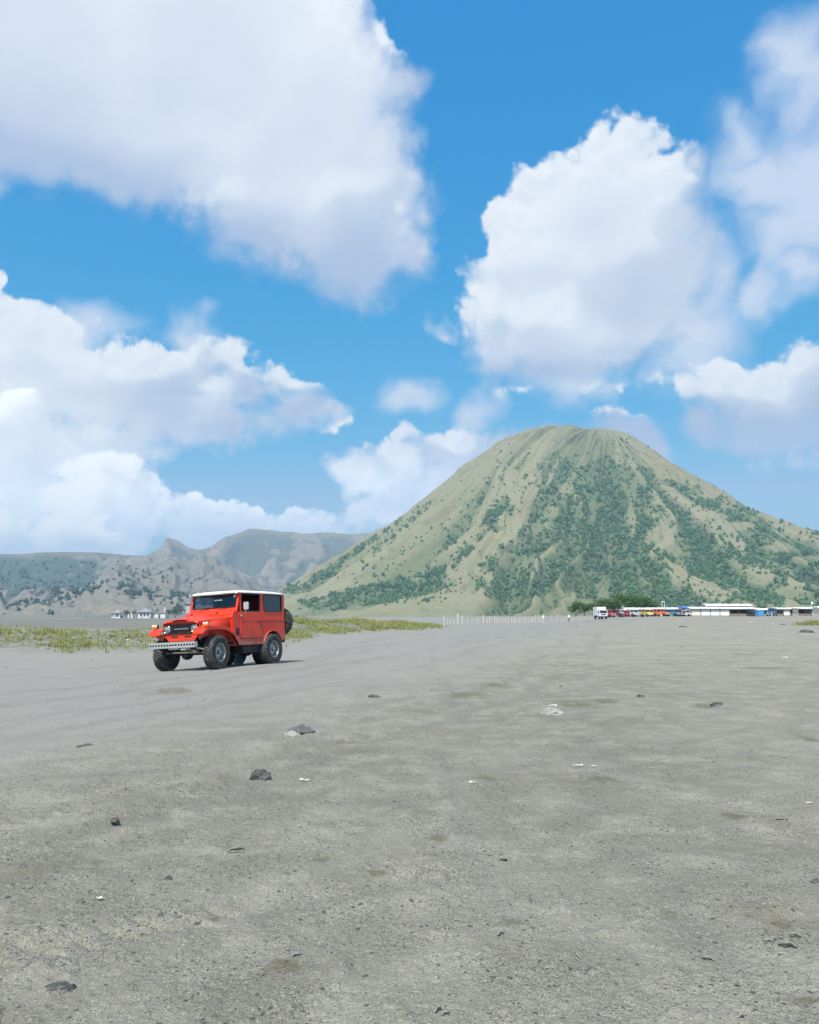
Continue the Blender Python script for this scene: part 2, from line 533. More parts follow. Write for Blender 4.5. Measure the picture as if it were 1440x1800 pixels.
def plain(name, col, rough=0.5, metal=0.0, var=0.12, scale=6.0, bump=0.0, coat=0.0, dust=None, low=None):
    """base colour with slight uneven wear; dust: (colour, amount) settles in blotches"""
    m, nt, p, out = new_mat(name)
    tc = nt.n('ShaderNodeTexCoord').outputs['Object']
    f = nt.noise(tc, scale, 5, 0.6)
    c = nt.mix(f, tuple(x * (1 - var) for x in col), tuple(min(1, x * (1 + var)) for x in col))
    r = rough
    if dust:
        k = nt.m('MULTIPLY', nt.mr(nt.noise(tc, scale * 0.7, 6, 0.65), 0.42, 0.75), dust[1])
        if low:                              # splashed sand on the lower part: full below low[0], none above low[1]
            z = nt.n('ShaderNodeSeparateXYZ', {0: tc}).outputs[2]
            k = nt.m('ADD', k, nt.m('MULTIPLY', nt.mr(nt.m('ADD', z, nt.m('MULTIPLY', nt.m('SUBTRACT', nt.noise(tc, 5, 6, .7), .5), .5)), low[1], low[0]), .5), clamp=True)
        c = nt.mix(k, c, dust[0])
        r = nt.mr(k, 0, 1, rough, 0.9)
    nt.put(p.inputs['Base Color'], c)
    nt.put(p.inputs['Roughness'], r)
    nt.put(p.inputs['Metallic'], metal)
    if coat:
        nt.put(p.inputs['Coat Weight'], coat); nt.put(p.inputs['Coat Roughness'], 0.08)
    if bump:
        b = nt.n('ShaderNodeBump', {'Strength': 0.6, 'Distance': bump, 'Height': nt.noise(tc, scale * 6, 4, 0.6)})
        nt.put(p.inputs['Normal'], b.outputs[0])
    return m

def leafy(name, c0, c1, trans=0.25, rough=0.75):
    """foliage: each leaf clump has its own shade between two greens"""
    m, nt, p, out = new_mat(name)
    rnd = nt.n('ShaderNodeNewGeometry').outputs['Random Per Island']
    pos = nt.n('ShaderNodeTexCoord').outputs['Object']
    f = nt.m('ADD', nt.m('MULTIPLY', rnd, 0.6), nt.m('MULTIPLY', nt.noise(pos, 0.02, 3), 0.45), clamp=True)
    c = nt.mix(f, c0, c1)
    nt.put(p.inputs['Base Color'], c); nt.put(p.inputs['Roughness'], rough)
    nt.put(p.inputs['Specular IOR Level'], 0.25)
    tr = nt.n('ShaderNodeBsdfTranslucent', {'Color': c})
    mx = nt.n('ShaderNodeMixShader', {0: trans, 1: p.outputs[0], 2: tr.outputs[0]})
    nt.put(out.inputs[0], mx.outputs[0])
    return m

# ------------------------------------------------------------------ lie of the land
JEEP = (-5.02, 22.087)
JF = Vector((-0.392, -0.920)).normalized()           # the way the jeep points
JL = Vector((-JF.y, JF.x))                           # its left side
BANK = [(-60, 40, .8, 9), (-40, 37, .85, 9), (-24, 34.5, .85, 10), (-16.5, 34.5, .78, 10), (-11.8, 35, .72, 9), (-10.5, 43, .7, 7), (-9.5, 52, .65, 6), (-8.3, 64, .85, 6), (-4.5, 76, .78, 6), (-.8, 93, .5, 6), (2.6, 114, .08, 5)]

def bank_h(x, y):
    h = np.zeros(np.broadcast(x, y).shape)
    for (x0, y0, h0, w0), (x1, y1, h1, w1) in zip(BANK[:-1], BANK[1:]):
        dx, dy = x1 - x0, y1 - y0
        t = np.clip(((x - x0) * dx + (y - y0) * dy) / (dx * dx + dy * dy), 0, 1)
        d = np.hypot(x - x0 - t * dx, y - y0 - t * dy)
        hh, ww = h0 + t * (h1 - h0), w0 + t * (w1 - w0)
        k = np.clip(1 - d / ww, 0, 1)
        h = np.maximum(h, hh * k * k * (3 - 2 * k))
    return h

def ground_z(x, y):
    """height of the sand, without the fine lumps"""
    x, y = np.broadcast_arrays(np.asarray(x, float), np.asarray(y, float))
    a = (x - JEEP[0]) * JL.x + (y - JEEP[1]) * JL.y
    b = (x - JEEP[0]) * JF.x + (y - JEEP[1]) * JF.y
    z = 0.135 * np.tanh(a / 2.5) * np.exp(-(b / 8.0) ** 2) * np.exp(-(a / 9.0) ** 2)
    bh = bank_h(x, y)
    z = z + bh * (0.6 + 0.8 * fbm(x * 0.22, y * 0.22, 4, 3))
    r = np.hypot(x, y)
    z = z + 0.22 * sstep(110, 230, y) + 1.05 * sstep(30, 62, x) * sstep(110, 215, y)
    z = z + (fbm(x * 0.06, y * 0.06, 3, 5) - 0.5) * 0.5 * sstep(28, 90, r) * (1 - 0.6 * sstep(300, 900, r))
    z = z + (fbm(x * 0.45, y * 0.45, 3, 11) - 0.5) * 0.07 * sstep(2, 6, r)
    return z

def gz(x, y):
    return float(ground_z(x, y))

def sx(px, dist):
    """sideways place of something seen at photo column px, standing dist metres ahead"""
    return (px - 720) / 1453.5 * dist

# stains of olive dust and dung: x, y, half length, half width, strength
def on_ground(px, py):
    u, v = (px - 720) / FPX, (900 - py) / FPX
    d = Vector((u, math.cos(TILT) - v * math.sin(TILT), math.sin(TILT) + v * math.cos(TILT)))
    t = -EYE / d.z
    for _ in range(6):
        t = (gz(d.x * t, d.y * t) - EYE) / d.z
    return d.x * t, d.y * t

STAINS = []
for px, py, rw, rl in [(820, 1222, 55, .8), (870, 1204, 45, .8), (1010, 1240, 60, .9), (1065, 1232, 35, .6), (1425, 1298, 30, .6), (1240, 1240, 30, .5), (1310, 1150, 45, 1.6),
                       (1375, 1625, 30, .06), (490, 1692, 22, .06), (855, 1368, 28, .25), (560, 1508, 35, .12), (1420, 1760, 50, .08), (300, 1215, 70, .9), (500, 1700, 60, .1),
                       (1290, 1435, 30, .15), (660, 1535, 30, .1), (380, 1612, 18, .05), (1060, 1370, 45, .3), (770, 1475, 25, .15), (900, 1620, 40, .08), (1180, 1605, 30, .08), (110, 1735, 20, .06), (1345, 1175, 80, 1.0), (240, 1142, 60, 1.2)]:
    x, y = on_ground(px, py)
    STAINS.append((x, y, rw / FPX * y, rl))

def build_ground():
    # rows close together near the camera, far apart towards the horizon
    rows = []
    p = 1900.0
    while p > 1085.2:
        rows.append(FPX * EYE / ((p - 1083) * 1.0))
        p -= 1.4 if p > 1200 else (1.0 if p > 1100 else 0.35)
    rows = [0.9, 1.3] + [r for r in rows if r > 1.6] + [1000, 1200, 1500, 1900, 2500, 3300, 4000, 4700]
    rows = np.array(sorted(rows))
    a = np.concatenate([np.radians(np.arange(-180, -44, 4.0)), np.radians(np.linspace(-42, -31, 40)), np.radians(np.linspace(-30.8, 30.8, 640)),
                        np.radians(np.linspace(31, 42, 40)), np.radians(np.arange(44, 180, 4.0))])
    A, R = np.meshgrid(a, rows, indexing='ij')
    X, Y = R * np.sin(A), R * np.cos(A)
    Z = ground_z(X, Y)
    # road: packed smooth band from lower left towards the middle distance
    edge = np.interp(Y, [0, 7.8, 13.1, 18, 30, 71, 130, 220], [-7.5, -3.9, -1.4, .6, 3.4, 14, 30, 60])
    road = sstep(1.6, -1.2, (X - edge) / (1 + Y * 0.035) + (fbm(X * .3, Y * .12, 3, 21) - .5) * 3.0)
    near = 1 - sstep(14, 40, R)
    mid = 1 - sstep(40, 120, R)
    rough = 1 - 0.75 * road
    Z += mid * rough * (fbm(X * 1.6, Y * 1.6, 4, 31) - .5) * 0.030
    lump = fbm(X * 7, Y * 7, 3, 41)
    Z += near * rough * (np.clip(lump - .58, 0, 1) * 0.07 + (fbm(X * 22, Y * 22, 2, 45) - .5) * 0.012)
    Z += near * (fbm(X * 70, Y * 70, 2, 47) - .5) * 0.0035
    # shallow wheel ruts that cross the frame, with the bite marks of the tread
    for c, sl, w in ((10.6, 2.5, .10), (11.9, 2.5, .10), (9.4, .40, .16), (13.2, 2.7, .12), (4.3, .5, .12)):
        t = (Y - (c + sl * X)) / math.hypot(1, sl)
        wob = (fbm(X * .5, Y * .5 + c, 2, 51) - .5) * .25
        k = np.exp(-((t + wob) / w) ** 2) * near
        s = X * math.cos(math.atan(sl)) + Y * math.sin(math.atan(sl))
        bite = np.clip(np.sin(s * 2 * math.pi / 0.17 + 3 * t / w), 0, 1) ** 2 * sstep(.38, .58, fbm(X * .8, Y * .8, 2, 53))
        Z -= k * (0.010 + 0.030 * bite)
        Z += 0.018 * np.exp(-((np.abs(t + wob) - 1.6 * w) / (.6 * w)) ** 2) * near * fbm(X * 9, Y * 9, 2, 55)
    Z += bank_h(X, Y) * ((fbm(X * 1.3, Y * 1.3, 4, 65) - .5) * .35 + np.clip(fbm(X * 3.5, Y * 3.5, 3, 66) - .55, 0, 1) * .5)
    # long worn tracks of earlier vehicles: along the road, and two that cross the open sand
    track = np.zeros(X.shape)
    lat = X - edge
    for s0, w in ((-1.4, .16), (-2.75, .16), (-3.6, .2), (-4.95, .2), (-6.3, .2), (-7.7, .2), (-9.2, .24), (-10.6, .24), (1.3, .14), (2.7, .14)):
        wv = (fbm(Y * .06 + s0, Y * 0 + s0, 2, 57) - .5) * 2.2
        track = np.maximum(track, np.exp(-((lat - s0 + wv) / (w * (1 + Y * .012))) ** 2) * sstep(.30, .55, fbm(X * .25, Y * .16 + s0, 3, 58)))
    for c0, sl in ((7.0, .62), (8.7, .62), (15, -.25), (16.5, -.25), (11.5, 1.1), (13.3, 1.1)):
        tt_ = (Y - (c0 + sl * X + .03 * X * X)) / math.hypot(1, sl)
        track = np.maximum(track, .8 * np.exp(-(tt_ / .13) ** 2) * sstep(.35, .6, fbm(X * .4 + c0, Y * .4, 3, 59)))
    Z -= track * .010 * near
    # crusted breaks: small steps in the surface where the crust has lifted
    crk = ridged(X * 1.1 + 40, Y * 1.1, 3, 61)
    Z -= near * (1 - road * .8) * sstep(.90, .97, crk) * sstep(.5, .65, fbm(X * .7, Y * .7, 2, 63)) * 0.022
    ol = np.zeros(X.shape)
    for x, y, hw, hl in STAINS:
        d = np.hypot((X - x) / max(hw, .01), (Y - y) / max(hl, .01))
        ol = np.maximum(ol, np.clip(1.25 - d, 0, 1))
    bh = bank_h(X, Y)
    V = np.stack([X, Y, Z], -1).reshape(-1, 3)
    nu, nv = X.shape
    F = grid_faces(nu, nv, wrap=True)
    c = len(V)
    V = np.vstack([V, [[0, 0, 0]]])
    me = mesh_np('ground', V, F)
    # close the small disc under the camera
    import bmesh
    bm = bmesh.new(); bm.from_mesh(me); bm.verts.ensure_lookup_table()
    for i in range(nu):
        f = bm.faces.new((bm.verts[((i + 1) % nu) * nv], bm.verts[i * nv], bm.verts[c])); f.smooth = True
    bmesh.ops.recalc_face_normals(bm, faces=bm.faces)
    bm.to_mesh(me); bm.free()
    if me.polygons[0].normal.z < 0: me.flip_normals()
    plain_ = sstep(-.06, -.16, X / np.maximum(Y, .1)) * sstep(60, 110, Y)
    attr(me, 'track', np.append(track.ravel(), 0))
    attr(me, 'plain', np.append(plain_.ravel(), 0))
    attr(me, 'road', np.append(road.ravel(), 0)); attr(me, 'stain', np.append(ol.ravel(), 0)); attr(me, 'bank', np.append(bh.ravel(), 0))
    return me

m_sand, nt, p, out = new_mat('volcanic_sand')
pos = nt.n('ShaderNodeNewGeometry').outputs['Position']
def at_(n): return nt.n('ShaderNodeAttribute', attribute_name=n).outputs['Fac']
road, stain, bank = at_('road'), at_('stain'), at_('bank')
dist = nt.vm('LENGTH', pos, out=1)
big = nt.noise(pos, 0.35, 5, 0.55)
med = nt.noise(pos, 2.3, 5, 0.6, 0.3)
c = nt.mix(nt.mr(big, .3, .7), (.235, .226, .192), (.315, .302, .258))
c = nt.mix(nt.mr(med, .40, .72), c, (.365, .350, .300))
c = nt.mix(nt.m('MULTIPLY', road, 0.9), c, (.292, .284, .268))
streak = nt.noise(nt.n('ShaderNodeMapping', {'Vector': pos, 'Rotation': (0, 0, math.radians(-62)), 'Scale': (2.2, .16, 1)}).outputs[0], 1.2, 5, .6)
c = nt.mix(nt.m('MULTIPLY', nt.mr(streak, .45, .75), .35), c, (.20, .20, .195))
c = nt.mix(nt.m('MULTIPLY', at_('track'), .5), c, (.225, .218, .20))
# grains: dark and pale specks that fade out with distance
gr = nt.noise(pos, 260, 2, .6)
gr2 = nt.noise(pos, 95, 3, .65)
patchy = nt.mr(nt.noise(pos, 1.7, 4, .6), .36, .66)
nearf = nt.mr(dist, 3, 26, 1, .2)
cell = nt.n('ShaderNodeSeparateColor', {0: nt.voro(pos, 150, out='Color')}).outputs
cell2 = nt.n('ShaderNodeSeparateColor', {0: nt.voro(pos, 62, out='Color')}).outputs
amp = nt.m('MULTIPLY', nearf, nt.m('MULTIPLY_ADD', patchy, .24, .15))
shade = nt.m('ADD', 1.0, nt.m('MULTIPLY', nt.m('SUBTRACT', cell[0], .5), nt.m('MULTIPLY', amp, 1.5)))
shade = nt.m('MULTIPLY', shade, nt.m('ADD', 1.0, nt.m('MULTIPLY', nt.m('SUBTRACT', gr2, .5), nt.m('MULTIPLY', amp, 1.6))))
c = nt.vm('SCALE', c, scale=shade)
dark = nt.m('MULTIPLY', nt.m('GREATER_THAN', cell[1], nt.mr(patchy, 0, 1, .975, .90)), nt.m('MULTIPLY', nearf, .75))
c = nt.mix(dark, c, (.075, .075, .07))
dark2 = nt.m('MULTIPLY', nt.m('GREATER_THAN', cell2[1], nt.mr(patchy, 0, 1, .995, .972)), nt.m('MULTIPLY', nearf, .8))
c = nt.mix(dark2, c, (.07, .07, .065))
c = nt.mix(nt.m('MULTIPLY', nt.m('GREATER_THAN', cell[2], .965), nt.m('MULTIPLY', nearf, .7)), c, (.50, .49, .46))
# olive stains with ragged edges
rag = nt.m('ADD', nt.m('MULTIPLY', nt.noise(pos, 3.5, 8, .72, 1.0), .9), nt.m('MULTIPLY', nt.noise(pos, 26, 5, .7), .5))
sv = nt.mr(nt.m('ADD', stain, nt.m('MULTIPLY', nt.m('SUBTRACT', rag, .70), 2.6)), .42, 1.15)
c = nt.mix(nt.m('MULTIPLY', nt.m('MULTIPLY', sv, nt.mr(stain, .03, .3)), .65), c, (.135, .120, .068))
free = nt.m('MULTIPLY', nt.m('MULTIPLY', nt.mr(nt.noise(pos, .8, 7, .72), .52, .72), nt.m('MULTIPLY_ADD', road, -.8, 1.0)), .6)
c = nt.mix(free, c, (.20, .185, .13))
c = nt.mix(nt.m('MULTIPLY', nt.m('MULTIPLY', nt.mr(bank, .05, .35), nt.mr(nt.noise(pos, 1.2, 6, .7), .35, .6)), .75), c, (.15, .15, .12))
c = nt.mix(nt.m('MULTIPLY', at_('plain'), nt.mr(nt.noise(pos, .03, 5, .6), .3, .7, .55, .9)), c, (.165, .165, .145))      # scrubby plain beyond the bank
c = nt.mix(1.0, c, (.88, .858, .815), 'MULTIPLY')
nt.put(p.inputs['Base Color'], c)
nt.put(p.inputs['Roughness'], .95); nt.put(p.inputs['Specular IOR Level'], .15)
hsum = nt.m('ADD', nt.m('MULTIPLY', gr2, .6), nt.m('ADD', nt.m('MULTIPLY', gr, .3), nt.m('MULTIPLY', nt.noise(pos, 28, 4, .65), 1.1)))
bm_ = nt.n('ShaderNodeBump', {'Strength': nt.m('MULTIPLY', nt.mr(dist, 4, 60, .75, .12), nt.m('MULTIPLY_ADD', road, -.45, 1.0)), 'Distance': .03, 'Height': hsum})
nt.put(p.inputs['Normal'], bm_.outputs[0])
tag(link('ground', build_ground(), m_sand), kind='structure')

# ------------------------------------------------------------------ the cone volcano
CONE = (362.0, 1500.0)
def cone_h(x, y, detail=True):
    dx, dy = x - CONE[0], y - CONE[1]
    r = np.hypot(dx, dy) + 1e-6
    th = np.arctan2(dy, dx)
    w = (1 + dx / r) / 2                                   # 1 towards the right, 0 towards the left
    rw = r * (1 + 0.03 * np.sin(3 * th + 1) * sstep(60, 300, r))
    hl = np.interp(rw, [0, 40, 80, 116, 162, 199, 272, 376, 480, 584, 682, 782, 920], [343, 340, 335, 329, 319, 302, 243, 160, 87, 29, 5, -6, -12])
    hr = np.interp(rw, [0, 22, 50, 92, 144, 248, 353, 418, 538, 678, 828, 980], [343, 341, 332, 295, 246, 164, 109, 83, 46, 17, -4, -12])
    h = hl + (hr - hl) * sstep(.1, .9, w)
    if detail:
        tw = th * 1.0 + 0.22 * (fbm(dx * .006, dy * .006, 4, 71) - .5)
        prof = sstep(25, 170, r) * (1 - sstep(560, 800, r))
        r1, r2 = vnoise(tw * 4.2 + 3, r * .0010, 73), vnoise(tw * 10.5, r * .0016, 75)
        r3 = ridged(tw * 24, r * .004, 3, 77)
        # sharp-backed ribs with rounded gullies between them, as rain carves them
        g = (.31 - 2 * np.abs(r1 - .5)) * 24 * sstep(90, 330, r) + (.31 - 2 * np.abs(r2 - .5)) * 36 * sstep(40, 200, r) + (r3 - .6) * 17
        h = h + g * prof
        h = h + (fbm(dx * .03, dy * .03, 4, 79) - .5) * 9 * sstep(60, 200, r) + (fbm(dx * .11, dy * .11, 3, 81) - .5) * 3
    return h

na, nr = 900, 260
a = np.linspace(0, 2 * math.pi, na, endpoint=False)
# finer on the side that faces the plain
a = np.sort(np.concatenate([np.linspace(math.radians(165), math.radians(375), 820, endpoint=False) % (2 * math.pi), np.linspace(math.radians(15), math.radians(165), 100, endpoint=False)]))
na = len(a)
r = np.concatenate([[0.5], np.linspace(4, 960, nr - 1)])
A, R = np.meshgrid(a, r, indexing='ij')
X, Y = CONE[0] + R * np.cos(A), CONE[1] + R * np.sin(A)
Z = cone_h(X, Y)
Zs = cone_h(X, Y, False)
me = mesh_np('mountain', np.stack([X, Y, Z], -1).reshape(-1, 3), grid_faces(na, nr, True))
if me.polygons[5000].normal.z < 0: me.flip_normals()
attr(me, 'gully', (Z - Zs).ravel()); attr(me, 'height', Z.ravel())

def hill_mat(name, ca, cb, cg, crock, gully_amt=.5):
    m, nt, p, out = new_mat(name)
    pos = nt.n('ShaderNodeNewGeometry').outputs['Position']
    g = nt.n('ShaderNodeAttribute', attribute_name='gully').outputs['Fac']
    n1 = nt.noise(pos, .006, 6, .6, .4); n2_ = nt.noise(pos, .05, 5, .65); n3 = nt.noise(pos, .35, 4, .7)
    c = nt.mix(nt.mr(n1, .35, .68), ca, cb)
    c = nt.mix(nt.m('MULTIPLY', nt.mr(g, 5.0, -9.0), gully_amt), c, cg)  # scrub colour; its darkening also stands in for relief shade
    c = nt.mix(nt.m('MULTIPLY', nt.mr(n2_, .52, .72), .6), c, cg)
    c = nt.mix(nt.m('MULTIPLY', nt.mr(n3, .5, .75), .45), c, tuple(x * .62 for x in cg))
    c = nt.mix(nt.m('MULTIPLY', nt.mr(nt.noise(pos, .018, 5, .7, .5), .60, .72), .65), c, crock)
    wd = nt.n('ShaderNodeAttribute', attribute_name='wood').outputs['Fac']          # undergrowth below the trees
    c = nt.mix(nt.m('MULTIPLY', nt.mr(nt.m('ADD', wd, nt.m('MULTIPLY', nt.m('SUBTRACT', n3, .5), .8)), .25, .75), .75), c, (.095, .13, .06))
    nt.put(p.inputs['Base Color'], c); nt.put(p.inputs['Roughness'], .95); nt.put(p.inputs['Specular IOR Level'], .1)
    b = nt.n('ShaderNodeBump', {'Strength': .7, 'Distance': 3.0, 'Height': nt.noise(pos, .16, 5, .7)})
    nt.put(p.inputs['Normal'], b.outputs[0])
    return m
m_cone = hill_mat('dry_grass_slope', (.240, .226, .128), (.258, .236, .150), (.13, .155, .075), (.24, .19, .145), .75)
tag(link('mountain', me, m_cone), kind='structure')

# ------------------------------------------------------------------ crater flank and farther rim on the left
def ridge(name, table, crest, foot, back, mat, amp, seed, nu=520, nt_=130, k0=-1.25, k1=.2, hum=0):
    """table: (x/y of the crest, height/distance of the crest) as seen from the plain; crest, foot: distance ahead"""
    k = np.linspace(k0, k1, nu)
    tx = np.array([q[0] for q in table]); tz = np.array([q[1] for q in table])
    t = np.concatenate([np.linspace(0, 1, nt_), np.linspace(1.02, 1 + back, 14)])
    K, T = np.meshgrid(k, t, indexing='ij')
    crest_d = crest * (1 + .05 * (fbm(K * 6, K * 0, 2, seed) - .5))
    D = foot + (crest_d - foot) * T
    hc = np.interp(K, tx, tz) * crest_d + EYE
    hc = hc * (1 + .05 * (fbm(K * 40, K * 0, 4, seed + 20) - .5))
    X, Y = K * D, D
    up = np.where(T <= 1, .62 * T ** 1.6 + .38 * T ** 4, 1 - (T - 1) * 1.6)
    e = sstep(0.04, .3, T) * (1 - sstep(.90, 1.0, T))
    L = K * crest
    warp = (fbm(X * .004, Y * .004, 3, seed + 2) - .5) * 160
    er = (ridged((L + warp) / 230, T * 1.1, 4, seed + 4) - .62) * amp * 1.5 + (ridged((L + warp * .5) / 80, T * 2.5, 3, seed + 6) - .6) * amp * .6
    base = hc * up
    er = er * np.clip(hc / 90, 0, 1)
    Z = base + er * e + (fbm(X * .02, Y * .02, 4, seed + 8) - .5) * amp * .7 * np.clip(hc / 90, 0, 1) * sstep(0, .2, T) * (1 - sstep(.95, 1, T)) - 3 * (1 - sstep(0, .05, T))
    if hum:
        Z = Z + hum * np.clip(fbm(X * .012, Y * .02, 4, seed + 9) - .45, 0, 1) * sstep(.02, .12, T) * (1 - sstep(.35, .6, T)) * sstep(-.19, -.3, K)
    me = mesh_np(name, np.stack([X, Y, Z], -1).reshape(-1, 3), grid_faces(nu, len(t)))
    if me.polygons[5000].normal.z < 0: me.flip_normals()
    attr(me, 'gully', (Z - base).ravel())
    return tag(link(name, me, mat), kind='structure'), np.stack([X, Y, Z], -1), T, (Z - base)

RIM = [(-1.4, .06), (-.7083, .0744), (-.5696, .0765), (-.5, .0744), (-.4584, .0758), (-.4099, .0779), (-.3821, .0772), (-.3507, .0744), (-.3194, .0723), (-.2985, .0709), (-.2706, .0675), (-.2497, .064), (-.2077, .0501), (-.1659, .030), (-.1242, .012), (-.09, -.004), (0.0, -.006), (.3, -.006)]
FAR = [(-1.4, .07), (-.6, .055), (-.3606, .064), (-.3263, .0709), (-.3024, .0835), (-.2944, .0918), (-.2889, .0946), (-.2818, .0911), (-.2711, .0835), (-.2606, .0807), (-.2399, .0849), (-.2229, .0974), (-.2056, .1016), (-.1952, .1058), (-.1743, .1044), (-.1533, .1023), (-.1254, .1016), (-.0975, .1009), (-.0836, .1002), (-.0488, .1002), (0.0, .0883), (.0556, .0849), (.4, .07), (.7, .06), (1.3, .05)]
m_rim = hill_mat('ash_slope', (.185, .168, .132), (.24, .213, .168), (.060, .088, .075), (.275, .25, .21), .9)
m_far = hill_mat('far_ash_slope', (.23, .19, .135), (.275, .23, .17), (.08, .10, .075), (.32, .27, .22), .75)  # dark scrub colour also stands in for the shaded cliffs
_, RP, RT, RG = ridge('crater_flank', RIM, 2150, 900, .5, m_rim, 62, 91, hum=44, k1=-.05)
_, FP, FT, FG = ridge('far_crater_rim', FAR, 3300, 1900, .35, m_far, 125, 131, nu=600, k0=-1.25, k1=1.25)

# ------------------------------------------------------------------ the air between
def build_haze():
    v0, v1 = (-5600, -4900, -14.5), (5600, 4900, 420)
    me = MB().box(v0[0], v1[0], v0[1], v1[1], v0[2], v1[2]).mesh('haze')
    m = bpy.data.materials.new('haze'); m.use_nodes = True
    t = m.node_tree; t.nodes.clear(); nt = NT(t)
    o = nt.n('ShaderNodeOutputMaterial')
    vol = nt.n('ShaderNodeVolumePrincipled', {'Color': (.52, .77, 1.0, 1), 'Density': 2.1e-4, 'Anisotropy': 0.1})
    t.links.new(vol.outputs[0], o.inputs['Volume'])
    h = tag(link('haze', me, m), kind='stuff')
    h.display_type = 'WIRE'
build_haze()

# ------------------------------------------------------------------ the red jeep
SANDC = (.27, .265, .25)
m_red = plain('red_paint', (.72, .038, .006), .42, 0, .08, 2.5, 0, .1, dust=((.38, .15, .10), .16), low=(.5, .9))
m_red_low = plain('red_paint_dusty', (.64, .034, .008), .5, 0, .14, 3, 0, .05, dust=((.34, .21, .16), .26), low=(.55, 1.0))
m_roof = plain('white_roof', (.80, .80, .77), .45, 0, .05, 2, 0, .1, dust=((.62, .58, .5), .25))
m_rubber = plain('tyre_rubber', (.022, .022, .022), .85, 0, .3, 12, .002, dust=((.13, .125, .115), .55))
m_tread = plain('tyre_tread', (.05, .05, .05), .9, 0, .3, 20, 0, dust=((.24, .235, .22), .8))
m_rim = plain('grey_alloy', (.42, .43, .44), .38, .75, .12, 8, 0, dust=((.25, .24, .22), .4))
m_black = plain('black_metal', (.018, .018, .018), .6, .2, .3, 8, 0, dust=((.12, .115, .1), .35))
m_trim = plain('black_trim', (.012, .012, .013), .45)
m_bump = plain('grey_bumper', (.42, .43, .43), .5, .15, .10, 9, 0, dust=((.36, .35, .33), .4))
m_steel = plain('worn_steel', (.30, .29, .28), .5, .7, .3, 14)
m_chrome = plain('chrome', (.75, .76, .78), .12, 1.0, .04)
m_amber = plain('amber_lens', (.80, .24, .01), .2, 0, .1, 20, 0, .6)
m_lamp_white = plain('white_lens', (.80, .78, .70), .2, 0, .06, 30, 0, .6)
m_seat = plain('dark_vinyl', (.03, .028, .027), .6)
m_paper = plain('white_sticker', (.8, .8, .78), .6)
m_taillamp = plain('red_lens', (.45, .01, .01), .2, 0, .1, 20, 0, .5)

def glass_mat(name, tint, fac=1.0):
    m, nt, p, out = new_mat(name)
    fr = nt.n('ShaderNodeFresnel', {'IOR': 1.5}).outputs[0]
    tr = nt.n('ShaderNodeBsdfTransparent', {'Color': (*tint, 1)})
    gl = nt.n('ShaderNodeBsdfGlossy', {'Color': (1, 1, 1, 1), 'Roughness': .03})
    mx = nt.n('ShaderNodeMixShader', {0: nt.m('MULTIPLY', fr, 1.6, clamp=True), 1: tr.outputs[0], 2: gl.outputs[0]})
    nt.put(out.inputs[0], mx.outputs[0])
    return m
m_glass = glass_mat('windscreen_glass', (.30, .30, .42))
m_tint = glass_mat('tinted_glass', (.05, .05, .06))
m_lens = glass_mat('lamp_glass', (.9, .9, .9))

